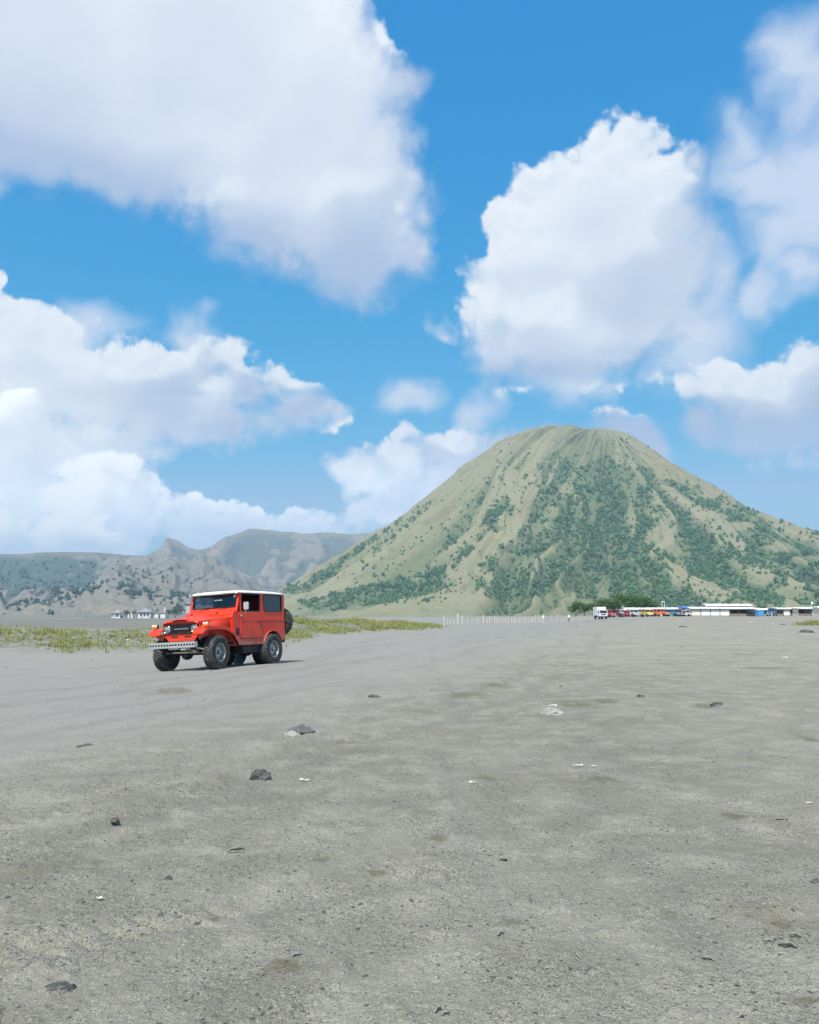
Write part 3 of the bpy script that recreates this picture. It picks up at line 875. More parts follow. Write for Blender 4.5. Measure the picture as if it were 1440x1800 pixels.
def make_jeep():
    root = empty('off_road_jeep')
    WB_F, WB_R, TR, WR = 1.20, -1.27, .765, .41
    # --- wheels: the rim carries tyre and hub
    tyre = MB()
    hw = .135
    prof = [(.215, -.105), (.235, -.128), (.30, -hw - .004), (.355, -hw), (.385, -.118), (.395, -.09), (.397, 0), (.395, .09), (.385, .118), (.355, hw), (.30, hw + .004), (.235, .128), (.215, .105)]
    tyre.lathe(prof, n=40, closed=True)
    tread = MB()
    nl = 34
    for k in range(nl):
        for row, (yc, sk) in enumerate(((-.10, .5), (-.034, -.6), (.034, .6), (.10, -.5))):
            t = 2 * math.pi * (k + (.5 if row % 2 else 0)) / nl
            M = Matrix.Rotation(-t, 4, 'Y') @ Matrix.Translation((.398, yc, 0)) @ Matrix.Rotation(sk * .55, 4, 'X')
            tread.box(-.016, .013, -.028, .028, -.021, .021, M)
        for s in (-1, 1):                                   # side biters
            t = 2 * math.pi * (k + .25) / nl
            M = Matrix.Rotation(-t, 4, 'Y') @ Matrix.Translation((.378, s * .128, 0))
            tread.box(-.03, .022, -.010, .010, -.016, .016, M)
    rim = MB()
    rim.lathe([(.222, -.11), (.232, -.118), (.236, -.122), (.226, -.124), (.214, -.112), (.205, -.06), (.20, .0), (.19, .02), (.15, .028), (.145, .012), (.11, .004), (.075, .03), (.07, .05), (0.001, .05)], n=36)
    rim.lathe([(.222, .11), (.236, .122), (.226, .126), (.214, .115), (.203, .06), (.195, .03), (.16, .045), (.12, .062), (.10, .064), (.06, .064), (.001, .064)], n=36)
    slots = MB().lathe([(.001, .0), (.020, .0), (.021, -.01)], n=10)
    hub = MB().lathe([(.058, .05), (.056, .115), (.045, .128), (.001, .13)], n=18)
    tyre_me, tread_me, rim_me, slot_me, hub_me = tyre.mesh('tyre'), tread.mesh('tread'), rim.mesh('wheel'), slots.mesh('rim_hole'), hub.mesh('hub_cap')
    for m, mm in ((tyre_me, m_rubber), (tread_me, m_tread), (rim_me, m_rim), (slot_me, m_trim), (hub_me, m_steel)):
        m.materials.append(mm)
    def wheel(x, side, name='wheel', steer=0.0, loc=None):
        w = bpy.data.objects.new(name, rim_me); COL.objects.link(w); w.parent = root
        w.location = loc or (x, side * TR, WR)
        w.rotation_euler = (0, random.uniform(0, 1), (0 if side > 0 else math.pi) + steer)
        for nm, me in (('tyre', tyre_me), ('tread', tread_me), ('hub_cap', hub_me)):
            c = bpy.data.objects.new(nm, me); COL.objects.link(c); c.parent = w
        for k in range(10):
            t = 2 * math.pi * k / 10
            c = bpy.data.objects.new('rim_hole', slot_me); COL.objects.link(c); c.parent = w
            c.location = (.138 * math.cos(t), .058, .138 * math.sin(t))
        return w
    for x, st in ((WB_F, math.radians(4)), (WB_R, 0)):
        for s in (1, -1):
            wheel(x, s, steer=st)
    sp = wheel(0, 1, 'spare_wheel', loc=(-2.27, .42, 1.17))
    sp.rotation_euler = (0, 0, math.pi / 2)
    carrier = MB().tube([(-2.06, .42, 1.17), (-2.20, .42, 1.17)], .05, 10)
    carrier.box(-2.13, -2.08, .05, .80, 1.14, 1.20)
    carrier.build('spare_carrier', m_black, root, .005)

    # --- chassis
    for s in (1, -1):
        MB().box(-2.0, 1.86, s * .40 - .04, s * .40 + .04, .55, .67).build('chassis_rail', m_black, root, .006)
        for ax in (WB_F, WB_R):
            spring = MB()
            for q in range(4):
                L = .62 - .10 * q
                z0 = .475 - .017 * q
                pts = [(ax + L * t, s * .46, z0 + .085 * t * t * (L / .62) ** 2) for t in np.linspace(-1, 1, 9)]
                rows = [[(x, y - .032, z), (x, y + .032, z), (x, y + .032, z + .014), (x, y - .032, z + .014)] for x, y, z in pts]
                spring.loft(rows, closed=True, caps=True)
            spring.box(ax + .56, ax + .61, s * .46 - .035, s * .46 + .035, .52, .66)
            spring.build('leaf_spring', m_black, root)
    for ax in (WB_F, WB_R):
        axle = MB().tube([(ax, -.66, WR), (ax, .66, WR)], .048, 12)
        axle.lathe([(.001, -.15), (.10, -.13), (.155, -.05), (.16, 0), (.155, .05), (.10, .13), (.001, .15)], (ax, -.12 if ax > 0 else .0, WR), 'x', 16)
        for s in (1, -1): axle.lathe([(.001, -.05), (.11, -.05), (.12, .04), (.001, .05)], (ax, s * .64, WR), 'y', 14)
        axle.build('front_axle' if ax > 0 else 'rear_axle', m_black, root)
    MB().tube([(WB_F + .22, -.60, .44), (WB_F + .24, .60, .43)], .02, 8).build('tie_rod', m_steel, root)
    st = MB().tube([(WB_F + .45, -.35, .60), (WB_F + .40, .42, .52)], .024, 8)
    st.tube([(WB_F + .35, .1, .53), (WB_F + .35, .50, .50)], .036, 8)
    st.build('steering_damper', m_steel, root)
    for s in (1, -1):
        MB().tube([(WB_F + .12, s * .52, .46), (WB_F + .05, s * .50, .95)], .035, 8).build('shock_absorber', m_steel, root)
    MB().box(-.85, .25, -.34, .30, .36, .68).build('gearbox', m_black, root, .03)  # made to reach low, to darken the space under the body
    MB().box(.35, 1.45, -.30, .30, .62, 1.05).build('engine', m_black, root, .03)
    MB().tube([(.3, -.36, .56), (-.6, -.45, .52), (-1.9, -.5, .60)], .035, 8).build('exhaust', m_steel, root)
    MB().box(-.80, -.05, .40, .70, .34, .56).build('fuel_tank', m_black, root, .03)  # hung lower to deepen the shade between the wheels

    # --- body tub: side panels with the rear wheel arch, floor, rear panel
    arch = [(-1.37 + .47 * math.cos(t), .46 + .45 * math.sin(t)) for t in np.linspace(math.radians(14), math.radians(158), 14)]
    for s in (1, -1):
        y0, y1 = s * .735, s * .76
        out = [(.46, 1.43), (.46, .66), (.36, .56), (-.90, .555)] + arch + [(-1.86, .64), (-2.055, .67), (-2.055, 1.205), (-.874, 1.205), (-.874, .725), (.165, .725), (.165, 1.43)]
        pnl = MB().prism(out, y0, y1).build('side_panel', m_red_low, root, .006)
        MB().box(-2.055, -.80, s * .757, s * .768, 1.197, 1.212).build('belt_seam', m_red_low, pnl)
        if s > 0:
            MB().box(.20, .34, .757, .764, .82, 1.0).build('side_vent', m_trim, pnl)
        lip = MB().loft([[(x + .0, s * .76, z), (x, s * .80, z - .004), (x, s * .80, z + .012), (x, s * .76, z + .02)] for x, z in arch])
        lip.build('arch_lip', m_red_low, pnl, solid=.004)
        MB().lathe([(.50, -.18), (.50, .18)], (-1.37, s * .58, .45), 'y', 28).build('wheel_well', m_trim, root)
        MB().box(.48, 1.50, s * .52, s * .545, .62, 1.10).build('wheel_well', m_trim, root)
    fl = MB().box(-2.04, .46, -.735, .735, .60, .66)
    fl.build('floor_pan', m_black, root)
    rp = MB().box(-2.06, -2.035, -.745, .745, .66, 1.93).build('rear_panel', m_red_low, root, .006)
    MB().box(-2.075, -2.061, -.55, -.02, 1.42, 1.82).build('rear_window', m_tint, rp)
    for s in (1, -1):
        MB().box(-2.10, -2.061, s * .62 - .05, s * .62 + .05, .78, .93).build('tail_light', m_taillamp, root, .01)
    rb = MB().box(-2.16, -2.06, -.62, .70, .58, .68).build('rear_bumper', m_red_low, root, .01)

    # --- hard top: side walls with windows, roof
    for s in (1, -1):
        y0, y1 = s * .728, s * .755
        o = rrect(-2.045, -.874, 1.208, 1.945, .02); i = rrect(-1.885, -.985, 1.455, 1.895, .05)
        w = MB().ring(o, i, y0, y1).build('upper_side_panel', m_red, root, .004)
        g = MB().ring(rrect(-1.90, -.97, 1.44, 1.91, .055), rrect(-1.872, -.998, 1.468, 1.882, .045), s * .75, s * .768)
        g.build('window_gasket', m_trim, w)
        MB().prism(rrect(-1.88, -.99, 1.46, 1.89, .045), s * .738, s * .745).build('side_window', m_tint, w)
    rows = []
    for x, dz, hwid in ((.285, -.035, .70), (.27, .0, .745), (.20, .028, .76), (-.2, .052, .772), (-1.0, .060, .775), (-1.7, .050, .772), (-1.98, .026, .76), (-2.075, -.002, .74), (-2.09, -.035, .70)):
        row = [(x, -hwid, 1.935)]
        for q in np.linspace(-1, 1, 15):
            e = max(0, (abs(q) - .78) / .22)
            row.append((x, q * (hwid + .012), 1.955 + max(dz, -.02) * (1 - .35 * q * q) - .05 * e * e + .01))
        row.append((x, hwid, 1.935))
        rows.append(row)
    rf = MB().loft(rows, closed=True, caps=True).build('roof', m_roof, root, angle=50)
    gut = MB()
    for s in (1, -1): gut.box(-2.08, .27, s * .765, s * .792, 1.925, 1.942)
    gut.build('drip_rail', m_roof, rf, .004)
    MB().box(-2.04, .16, -.735, .735, 1.90, 1.93).build('headliner', m_seat, root)

    # --- bonnet, cowl, radiator shell, wings
    rows = []
    for x, hwid, ze, zc in ((1.655, .50, 1.175, 1.20), (1.64, .53, 1.195, 1.235), (1.59, .552, 1.215, 1.268), (1.45, .565, 1.228, 1.290), (1.1, .60, 1.25, 1.325), (.75, .645, 1.275, 1.36), (.42, .69, 1.30, 1.395)):
        row = [(x, -hwid - .006, ze - .075), (x, -hwid - .004, ze - .03)]
        for q in np.linspace(-1, 1, 13):
            e = abs(q)
            z = ze + (zc - ze) * (1 - e ** 2.6) - (.012 if e > .99 else 0)
            z += .020 * math.exp(-((q) / .42) ** 4) * sstep(1.66, 1.3, x)
            row.append((x, q * hwid, float(z)))
        row += [(x, hwid + .004, ze - .03), (x, hwid + .006, ze - .075)]
        rows.append(row)
    hood = MB().loft(rows).build('bonnet', m_red, root, solid=.02, angle=50)
    scp = MB().loft([[(1.648 - .0 * abs(q), q * .20, 1.232 + .014 * (1 - q * q)) for q in np.linspace(-1, 1, 9)], [(1.662, q * .19, 1.212 + .006 * (1 - q * q)) for q in np.linspace(-1, 1, 9)]])
    scp.build('bonnet_slot', m_trim, hood, solid=.006)
    lipb = MB().loft([[(1.60, q * .23, 1.262 + .022 * (1 - q * q)) for q in np.linspace(-1, 1, 9)], [(1.672, q * .22, 1.240 + .018 * (1 - q * q)) for q in np.linspace(-1, 1, 9)], [(1.668, q * .22, 1.228 + .016 * (1 - q * q)) for q in np.linspace(-1, 1, 9)]])
    lipb.build('bonnet_lip', m_red, hood, solid=.008)
    for s in (1, -1):
        MB().tube([(.62, s * .40, 1.41), (.70, s * .40, 1.40)], .018, 6).build('washer_jet', m_trim, hood)
    # engine bay sides
    for s in (1, -1):
        v = [(1.57, s * .545, .80), (.44, s * .70, .80), (.44, s * .70, 1.262), (1.57, s * .545, 1.165)]
        MB().add(v, [(0, 1, 2, 3)]).build('bay_side', m_red_low, root, solid=.02)
    cw = MB().loft([[(.50, y, 1.27) for y in (-.755, .755)], [(.47, y, 1.40) for y in (-.755, .755)], [(.40, y, 1.445) for y in (-.755, .755)], [(.26, y, 1.475) for y in (-.755, .755)], [(.22, y, 1.43) for y in (-.755, .755)]])
    cw.build('cowl', m_red, root, .008, solid=.03)
    MB().box(.44, .48, -.74, .74, .66, 1.39).build('firewall', m_red_low, root)
    shell = MB().prism([(-.555, 1.19), (-.56, .90), (-.43, .765), (-.40, .715), (.40, .715), (.43, .765), (.56, .90), (.555, 1.19), (.50, 1.222), (-.50, 1.222)], 1.535, 1.585, 'x').build('radiator_shell', m_red, root, .008)
    for y in (-.20, .20):
        MB().prism(rrect(y - .10, y + .10, .815, .850, .014, 3), 1.583, 1.589, 'x').build('shell_slot', m_trim, shell)
    bez = MB().ring(rrect(-.535, .535, .905, 1.145, .085, 5), rrect(-.515, .515, .925, 1.125, .07, 5), 1.58, 1.615, 'x').build('grille_bezel', m_trim, root, .004)
    MB().prism(rrect(-.52, .52, .92, 1.13, .07, 5), 1.586, 1.590, 'x').build('grille_panel', m_trim, bez)
    mesh_ = MB()
    for k in range(9): mesh_.box(1.59, 1.598, -.295, .295, .935 + .021 * k, .941 + .021 * k)
    for k in range(15): mesh_.box(1.588, 1.596, -.29 + .0415 * k, -.284 + .0415 * k, .93, 1.115)
    mesh_.build('grille_mesh', m_black, bez)
    MB().ring(rrect(-.305, .305, .925, 1.125, .02, 3), rrect(-.29, .29, .94, 1.11, .015, 3), 1.59, 1.606, 'x').build('grille_frame', m_black, bez)
    MB().box(1.598, 1.608, -.21, .23, 1.012, 1.042).build('grille_bar', m_steel, bez, .003)
    for s in (1, -1):
        c = (1.592, s * .424, 1.025)
        hl = MB().lathe([(.108, 0), (.108, .02), (.095, .032), (.088, .026), (.084, .0)], c, 'x', 28).build('headlight', m_chrome, root)
        MB().lathe([(.088, .018), (.06, .004), (.02, -.002), (.001, -.003)], c, 'x', 24).build('reflector', m_lamp_white, hl)
        MB().lathe([(.089, .024), (.07, .036), (.04, .043), (.001, .046)], c, 'x', 24).build('lens', m_lens, hl)
    # wings: top sheet that falls away behind the wheel, with a rolled outer edge
    top = [(1.80, .915), (1.765, .965), (1.70, 1.015), (1.60, 1.045), (1.46, 1.062), (1.15, 1.062), (.86, 1.045), (.74, 1.00), (.60, .88), (.46, .70), (.40, .60), (.38, .56)]
    low = [(x - (.03 if i > 7 else 0) + (.02 if i < 3 else 0) * 0, z - (.045 if i < 8 else .02)) for i, (x, z) in enumerate(top)]
    for s in (1, -1):
        ya, yb = s * .50, s * .835
        wing = MB().prism(top + low[::-1], ya, yb).build('wing', m_red, root, .010)
        lipw = MB().prism([(x, z + .004) for x, z in top] + [(x - (.055 if i > 7 else .0), z - (.085 if 1 < i < 9 else .035)) for i, (x, z) in enumerate(top)][::-1], s * .825, s * .845)
        lipw.build('wing_edge', m_red, wing, .006)
        MB().prism([(s * .50, .90), (s * .83, .94), (s * .83, .88), (s * .56, .74)][::1], 1.60, 1.615, 'x').build('wing_apron', m_red_low, wing)
        # turn signal on top of the wing
        ts = MB().box(1.575, 1.63, s * .70, s * .86, 1.065, 1.165).build('turn_signal', m_trim, root, .008)
        MB().box(1.628, 1.668, s * .705, s * .855, 1.07, 1.117).build('amber_lens', m_amber, ts, .008)
        MB().box(1.628, 1.662, s * .705, s * .855, 1.118, 1.16).build('clear_lens', m_lamp_white, ts, .008)
        MB().box(1.585, 1.675, s * .862, s * .868, 1.08, 1.15).build('side_lens', m_amber, ts, .002)

    # --- bumper: pressed channel with a row of round holes
    bp = MB()
    zc, hh, x1 = .633, .066, 1.965
    ncell = 16; L = 1.36; cw_ = L / ncell
    for k in range(ncell):
        yc = -L / 2 + cw_ * (k + .5)
        solid = k in (7, 8)
        n = 16
        sq, ci = [], []
        for q in range(n):
            t = 2 * math.pi * (q + .5) / n
            c_, s_ = math.cos(t), math.sin(t)
            m = max(abs(c_), abs(s_))
            sq.append((yc + cw_ / 2 * c_ / m, zc + hh * s_ / m))
            ci.append((yc + (.047 if solid else .030) * c_ * (.88 if solid else 1), zc + (.022 if solid else .030) * s_))
        bp.ring(sq, ci, x1, x1 - .012, 'x')
    bp.box(x1 - .12, x1 - .005, -L / 2 - .004, L / 2 + .004, zc + hh - .006, zc + hh + .006)
    bp.box(x1 - .12, x1 - .005, -L / 2 - .004, L / 2 + .004, zc - hh - .006, zc - hh + .006)
    for s in (1, -1): bp.box(x1 - .12, x1 - .001, s * L / 2 - .006, s * L / 2 + .006, zc - hh, zc + hh)
    bm = bp.build('front_bumper', m_bump, root)
    MB().box(x1 - .05, x1 - .04, -L / 2, L / 2, zc - hh, zc + hh).build('bumper_back', m_trim, bm)
    for s in (1, -1):
        MB().box(1.66, x1 - .06, s * .40 - .05, s * .40 + .05, .56, .69).build('bumper_bracket', m_black, bm, .005)
    MB().tube([(1.93, -.1, .545), (1.93, .22, .545)], .03, 8).build('tow_bar', m_steel, root)
    MB().box(1.86, 1.94, .25, .42, .50, .565).build('fog_lamp', m_bump, root, .01)

    # --- windscreen
    def ws(y, z): return (.275 - (z - 1.46) * .25, y, z)
    o = rrect(-.755, .755, 1.455, 1.945, .04, 4); i = rrect(-.69, .69, 1.548, 1.905, .05, 4)
    fr = MB(); n = len(o)
    vs = [ws(*p) for p in o] + [ws(*p) for p in i]
    bk = [(x - .035, y, z) for x, y, z in vs]
    fs = []
    for k in range(n):
        j = (k + 1) % n
        fs += [(k, j, n + j, n + k), (2 * n + k, 3 * n + k, 3 * n + j, 2 * n + j), (k, 2 * n + k, 2 * n + j, j), (n + k, n + j, 3 * n + j, 3 * n + k)]
    wf = fr.add(vs + bk, fs).build('windscreen_frame', m_red, root, .006)
    gs = rrect(-.70, .70, 1.54, 1.912, .05, 4)
    gv = [ws(*p) for p in gs]
    MB().add([(x - .012, y, z) for x, y, z in gv], [tuple(range(len(gs)))]).build('windscreen', m_glass, wf)
    gk = MB(); i2 = rrect(-.672, .672, 1.565, 1.89, .04, 4)
    gk.add([tuple(np.add(ws(*p), (.004, 0, 0))) for p in rrect(-.697, .697, 1.542, 1.91, .05, 4)] + [tuple(np.add(ws(*p), (.004, 0, 0))) for p in i2], [(k, (k + 1) % n, n + (k + 1) % n, n + k) for k in range(n)])
    gk.build('windscreen_gasket', m_trim, wf)
    def pane(y0, y1, z0, z1, nm, mm):
        MB().add([tuple(np.add(ws(*p), (-.006, 0, 0))) for p in ((y0, z0), (y1, z0), (y1, z1), (y0, z1))], [(0, 1, 2, 3)]).build(nm, mm, wf, solid=.002)
    pane(.575, .655, 1.815, 1.875, 'sticker', m_paper)
    dec = MB()
    for k in range(7):                       # pale windscreen lettering, too small to read
        y0 = -.02 + k * .038
        for z0, z1 in ((1.752, 1.760), (1.775, 1.783)):
            dec.add([tuple(np.add(ws(*p), (-.004, 0, 0))) for p in ((y0, z0), (y0 + .028, z0), (y0 + .028, z1), (y0, z1))], [(0, 1, 2, 3)])
        dec.add([tuple(np.add(ws(*p), (-.004, 0, 0))) for p in ((y0 + .01 * (k % 3), 1.752), (y0 + .008 + .01 * (k % 3), 1.752), (y0 + .008 + .01 * (k % 3), 1.783), (y0 + .01 * (k % 3), 1.783))], [(0, 1, 2, 3)])
    dec.build('windscreen_lettering', m_paper, wf)
    for y in (-.42, .18):
        wp = MB().tube([(.295, y, 1.49), (.288, y + .06, 1.545), (.268, y + .34, 1.575)], .007, 6)
        wp.tube([(.272, y + .10, 1.563), (.268, y + .52, 1.582)], .006, 6)
        wp.build('wiper', m_trim, wf)

    # --- doors
    for s in (1, -1):
        y0, y1 = s * .742, s * .772
        d = MB().prism(rrect(-.864, .155, .735, 1.425, .05, 4), y0, y1).build('door', m_red, root, .006)
        MB().ring(rrect(-.864, .14, 1.42, 1.935, .05, 4), rrect(-.775, .085, 1.44, 1.905, .04, 4), s * .735, s * .762).build('window_frame', m_red, d, .004)
        MB().ring(rrect(-.79, .10, 1.43, 1.915, .045, 4), rrect(-.765, .075, 1.455, 1.895, .035, 4), s * .728, s * .766).build('window_seal', m_trim, d)
        MB().box(-.85, .14, s * .770, s * .777, 1.185, 1.198).build('door_crease', m_red, d, .002)
        MB().box(-.80, -.66, s * .772, s * .800, 1.150, 1.172).build('door_handle', m_trim, d, .004)
        for z in (.86, 1.32):
            MB().tube([(.175, s * .775, z), (.175, s * .775, z + .09)], .014, 8).build('hinge', m_red, d)
        # mirror on its arm
        mr = MB().tube([(.10, s * .77, 1.33), (.12, s * .90, 1.40), (.12, s * .93, 1.50)], .010, 8).build('mirror_arm', m_chrome, root)
        MB().prism(rrect(s * .93 - .075, s * .93 + .075, 1.47, 1.67, .03, 4), .095, .135, 'x').build('mirror', m_bump, mr, .008)
        MB().box(.08, .16, s * .766, s * .80, 1.30, 1.35).build('mirror_foot', m_bump, mr, .006)

    # --- inside
    MB().box(.12, .30, -.72, .72, 1.18, 1.44).build('dashboard', m_seat, root, .03)
    for y in (.36, -.36):
        se = MB().prism(rrect(-.72, -.22, .82, .96, .05, 3), y - .24, y + .24).build('seat', m_seat, root, .02)
        MB().prism([(-.66, .92), (-.80, 1.50), (-.70, 1.52), (-.56, .95)], y - .23, y + .23).build('seat_back', m_seat, se, .03)
        MB().box(-.80, -.70, y - .11, y + .11, 1.53, 1.70).build('head_rest', m_seat, se, .03)
    sw = MB()
    ring_pts = []
    C = Vector((-.02, .36, 1.40)); nrm = Vector((-.85, 0, .5)).normalized(); u = Vector((0, 1, 0)); w = nrm.cross(u)
    pts = [C + .18 * (u * math.cos(t) + w * math.sin(t)) for t in np.linspace(0, 2 * math.pi, 25)]
    sw.tube(pts, .014, 6)
    sw.tube([C - .18 * u, C + .18 * u], .010, 6); sw.tube([C, C - nrm * .25], .02, 6)
    sw.build('steering_wheel', m_trim, root)
    MB().box(-2.0, -1.0, -.62, .62, .70, 1.05).build('rear_bench', m_seat, root, .03)
    return root

jeep = make_jeep()
tag(jeep, 'bright red off-road jeep with white roof driving on the grey sand', 'jeep')
jl = Vector((JL.x, JL.y, .0537)).normalized()
jf = Vector((JF.x, JF.y, .0037)).normalized()
ju = jf.cross(jl).normalized()
jf = jl.cross(ju)
MJ = Matrix((jf, jl, ju)).transposed().to_4x4()
MJ.translation = (JEEP[0], JEEP[1], gz(*JEEP) - .012)
jeep.matrix_world = MJ

# ------------------------------------------------------------------ foliage
def leaf_cloud(rng, n, size, shape, flat=.8):
    """n leaf-clump triangles spread through the volume of an uneven crown; shape(dir) gives the radius"""
    d = rng.normal(size=(n, 3)); d /= np.linalg.norm(d, axis=1)[:, None]
    rad = shape(d) * rng.uniform(.45, 1.0, n) ** .5
    c = d * rad[:, None]
    u = rng.normal(size=(n, 3)); u -= (u * d).sum(1)[:, None] * d * .6; u /= np.linalg.norm(u, axis=1)[:, None]
    w = np.cross(d + .5 * rng.normal(size=(n, 3)), u); w /= np.linalg.norm(w, axis=1)[:, None] + 1e-9
    s = size * rng.uniform(.6, 1.4, n)[:, None]
    V = np.stack([c + u * s, c - u * s * .5 + w * s * .87, c - u * s * .5 - w * s * .87], 1)
    return V.reshape(-1, 3), np.arange(3 * n).reshape(-1, 3)

def lobed(rng, k=7):
    """crown outline with several bulges and dents"""
    c = rng.normal(size=(k, 3)); c /= np.linalg.norm(c, axis=1)[:, None]; amp = rng.uniform(-.25, .42, k)
    return lambda d: 1 + (np.clip(d @ c.T, 0, 1) ** 4 * amp).sum(1)

def bush_protos(seed, count, n, size, sq=(1, 1, .9)):
    out = []
    for i in range(count):
        rng = np.random.default_rng(seed + i)
        V, F = leaf_cloud(rng, n, size, lobed(rng))
        V = V * np.array(sq) * rng.uniform(.6, 1.3, 3)
        V[:, 2] += .62 * sq[2]
        out.append((V, F))
    return out

def scatter_mesh(name, protos, P, S, rng):
    """joins many small bushes into one mesh: positions P, sizes S"""
    Vs, Fs, b = [], [], 0
    for i, (p, s) in enumerate(zip(P, S)):
        V, F = protos[i % len(protos)]
        t = rng.uniform(0, 6.283); c, sn = math.cos(t), math.sin(t)
        W = V * s
        W = np.stack([W[:, 0] * c - W[:, 1] * sn, W[:, 0] * sn + W[:, 1] * c, W[:, 2]], 1) + p
        Vs.append(W); Fs.append(F + b); b += len(V)
    return mesh_np(name, np.vstack(Vs), np.vstack(Fs), smooth=False)

m_bush = leafy('slope_bush_leaves', (.070, .175, .085), (.20, .31, .12), .35)
m_bush2 = leafy('rim_bush_leaves', (.045, .085, .06), (.10, .15, .08), .25)
m_leaf = leafy('tree_leaves', (.045, .105, .02), (.13, .22, .045), .35)
m_bark = plain('bark', (.13, .10, .075), .9, 0, .3, 8, .01)

def view_px(x, y, z):
    """photo column and row at which a point of the land is seen"""
    zz = z - EYE
    f = y * math.cos(TILT) + zz * math.sin(TILT); u = -y * math.sin(TILT) + zz * math.cos(TILT)
    return 720 + FPX * x / f, 900 - FPX * u / f

# thickets on the cone (column, row, half width, half height, density) and the bare tongues between them
WOOD = [(1250, 960, 240, 95, 1.0), (1100, 930, 110, 95, .9), (1010, 865, 55, 60, .75), (1350, 985, 160, 80, 1.0), (1230, 1035, 230, 32, 1.0), (1050, 995, 75, 55, .9), (1190, 1010, 130, 50, 1.0),
        (885, 1022, 62, 32, 1.1), (930, 1035, 40, 20, 1.0), (715, 1042, 75, 22, 1.1), (770, 1025, 45, 26, 1.1), (575, 1056, 52, 16, 1.1), (640, 1048, 42, 17, .9), (560, 1008, 70, 16, .7), (520, 1030, 50, 14, .9), (610, 1000, 40, 12, .5),
        (955, 840, 18, 45, .8), (935, 900, 30, 40, .6), (880, 890, 34, 26, .55), (840, 905, 22, 30, .5), (905, 840, 12, 40, .45), (870, 800, 10, 20, .45), (1070, 860, 50, 55, .7), (1140, 840, 40, 24, .55), (1215, 850, 45, 24, .55),
        (1330, 900, 90, 26, .8), (1400, 935, 60, 30, .9), (1180, 890, 90, 45, .6), (910, 960, 26, 34, .55), (970, 960, 40, 40, .45), (1000, 930, 40, 50, .6), (1400, 1045, 70, 22, .9), (1090, 1042, 60, 22, 1.0),
        (985, 1005, 36, 22, .9), (830, 970, 20, 14, .4), (700, 960, 60, 40, .08), (800, 870, 90, 50, .07), (1030, 800, 160, 30, .06)]
BARE = [(1062, 1042, 16, 30), (1085, 1060, 26, 12), (1160, 945, 32, 22), (1335, 1015, 34, 18), (1385, 1042, 30, 12), (960, 1062, 90, 14), (905, 985, 30, 14), (1075, 965, 10, 34), (1300, 925, 40, 8), (1360, 965, 34, 8), (1420, 985, 30, 8), (1020, 1065, 36, 10), (800, 1068, 60, 10), (1195, 1000, 16, 18), (1185, 968, 12, 14), (1040, 905, 9, 30), (1110, 900, 9, 34)]

def wood_density(px, py, gul):
    d = np.zeros(px.shape)
    for cx, cy_, rx_, ry_, k in WOOD:
        q = ((px - cx) / rx_) ** 2 + ((py - cy_) / ry_) ** 2
        d = np.maximum(d, k * np.clip(1.35 - q, 0, 1))
    for cx, cy_, rx_, ry_ in BARE:
        q = ((px - cx) / rx_) ** 2 + ((py - cy_) / ry_) ** 2
        d = d * np.clip(q - .35, 0, 1)
    n = fbm(px * .03, py * .03, 4, 201)
    d = d * (.45 + 1.0 * sstep(.38, .62, n)) * (.30 + 1.25 * sstep(9, -7, gul))
    d = d + .55 * sstep(-2, -10, gul) * sstep(.36, .56, fbm(px * .02, py * .02, 3, 205)) * sstep(775, 830, py)
    for x0, y0, x1, y1, w, k in STREAKS:                   # thickets strung out down the gullies
        t = np.clip(((px - x0) * (x1 - x0) + (py - y0) * (y1 - y0)) / ((x1 - x0) ** 2 + (y1 - y0) ** 2), 0, 1)
        q = np.hypot(px - x0 - t * (x1 - x0), py - y0 - t * (y1 - y0)) / (w * (.5 + t))
        d = np.maximum(d, k * np.clip(1.4 - q, 0, 1) * (.15 + 1.3 * sstep(.42, .60, fbm(px * .06, py * .06, 3, 209))))
    return d
STREAKS = [(980, 795, 925, 850, 9, .8), (925, 850, 870, 915, 13, .9), (905, 800, 868, 862, 7, .55), (832, 878, 770, 935, 8, .5), (1005, 815, 950, 890, 11, .9), (950, 890, 900, 985, 13, .8), (862, 925, 790, 1000, 9, .6),
           (705, 912, 540, 1032, 7, .75), (760, 885, 640, 990, 8, .35), (905, 950, 850, 1005, 10, .6), (1022, 830, 985, 960, 13, .9), (880, 815, 790, 905, 5, .35), (935, 790, 905, 830, 6, .5), (1125, 820, 1240, 880, 10, .7), (1170, 830, 1330, 905, 8, .8),
           (1060, 835, 1075, 900, 12, .9), (820, 930, 740, 1010, 6, .4), (960, 920, 940, 1010, 12, .7), (1040, 800, 1050, 830, 6, .4), (1100, 800, 1130, 840, 7, .4), (740, 945, 660, 1020, 6, .35)]

rng = np.random.default_rng(5)
N = 100000
# candidates over the half of the cone that faces the plain
rr = np.sqrt(rng.uniform(.002, 1, N)) * 790
tt = rng.uniform(math.radians(160), math.radians(380), N)
bx_, by_ = CONE[0] + rr * np.cos(tt), CONE[1] + rr * np.sin(tt)
bz_ = cone_h(bx_, by_); gul = bz_ - cone_h(bx_, by_, False)
px, py = view_px(bx_, by_, bz_)
den = wood_density(px, py, gul)
keep = (rng.uniform(0, 1, N) < den * .60) & (bz_ > 2) & (px > -40) & (px < 1560)
P = np.stack([bx_, by_, bz_], 1)[keep]
dk = den[keep]
S = np.clip(rng.lognormal(.42, .38, len(P)), .6, 3.6) * (.75 + .55 * np.clip(dk, 0, 1)) * np.where(P[:, 2] > 200, .75, 1.0)
protos = bush_protos(300, 8, 40, .50, (1, 1, 1.0))
cone_me = bpy.data.objects['mountain'].data
vc = np.empty(len(cone_me.vertices) * 3, np.float32); cone_me.vertices.foreach_get('co', vc); vc = vc.reshape(-1, 3)
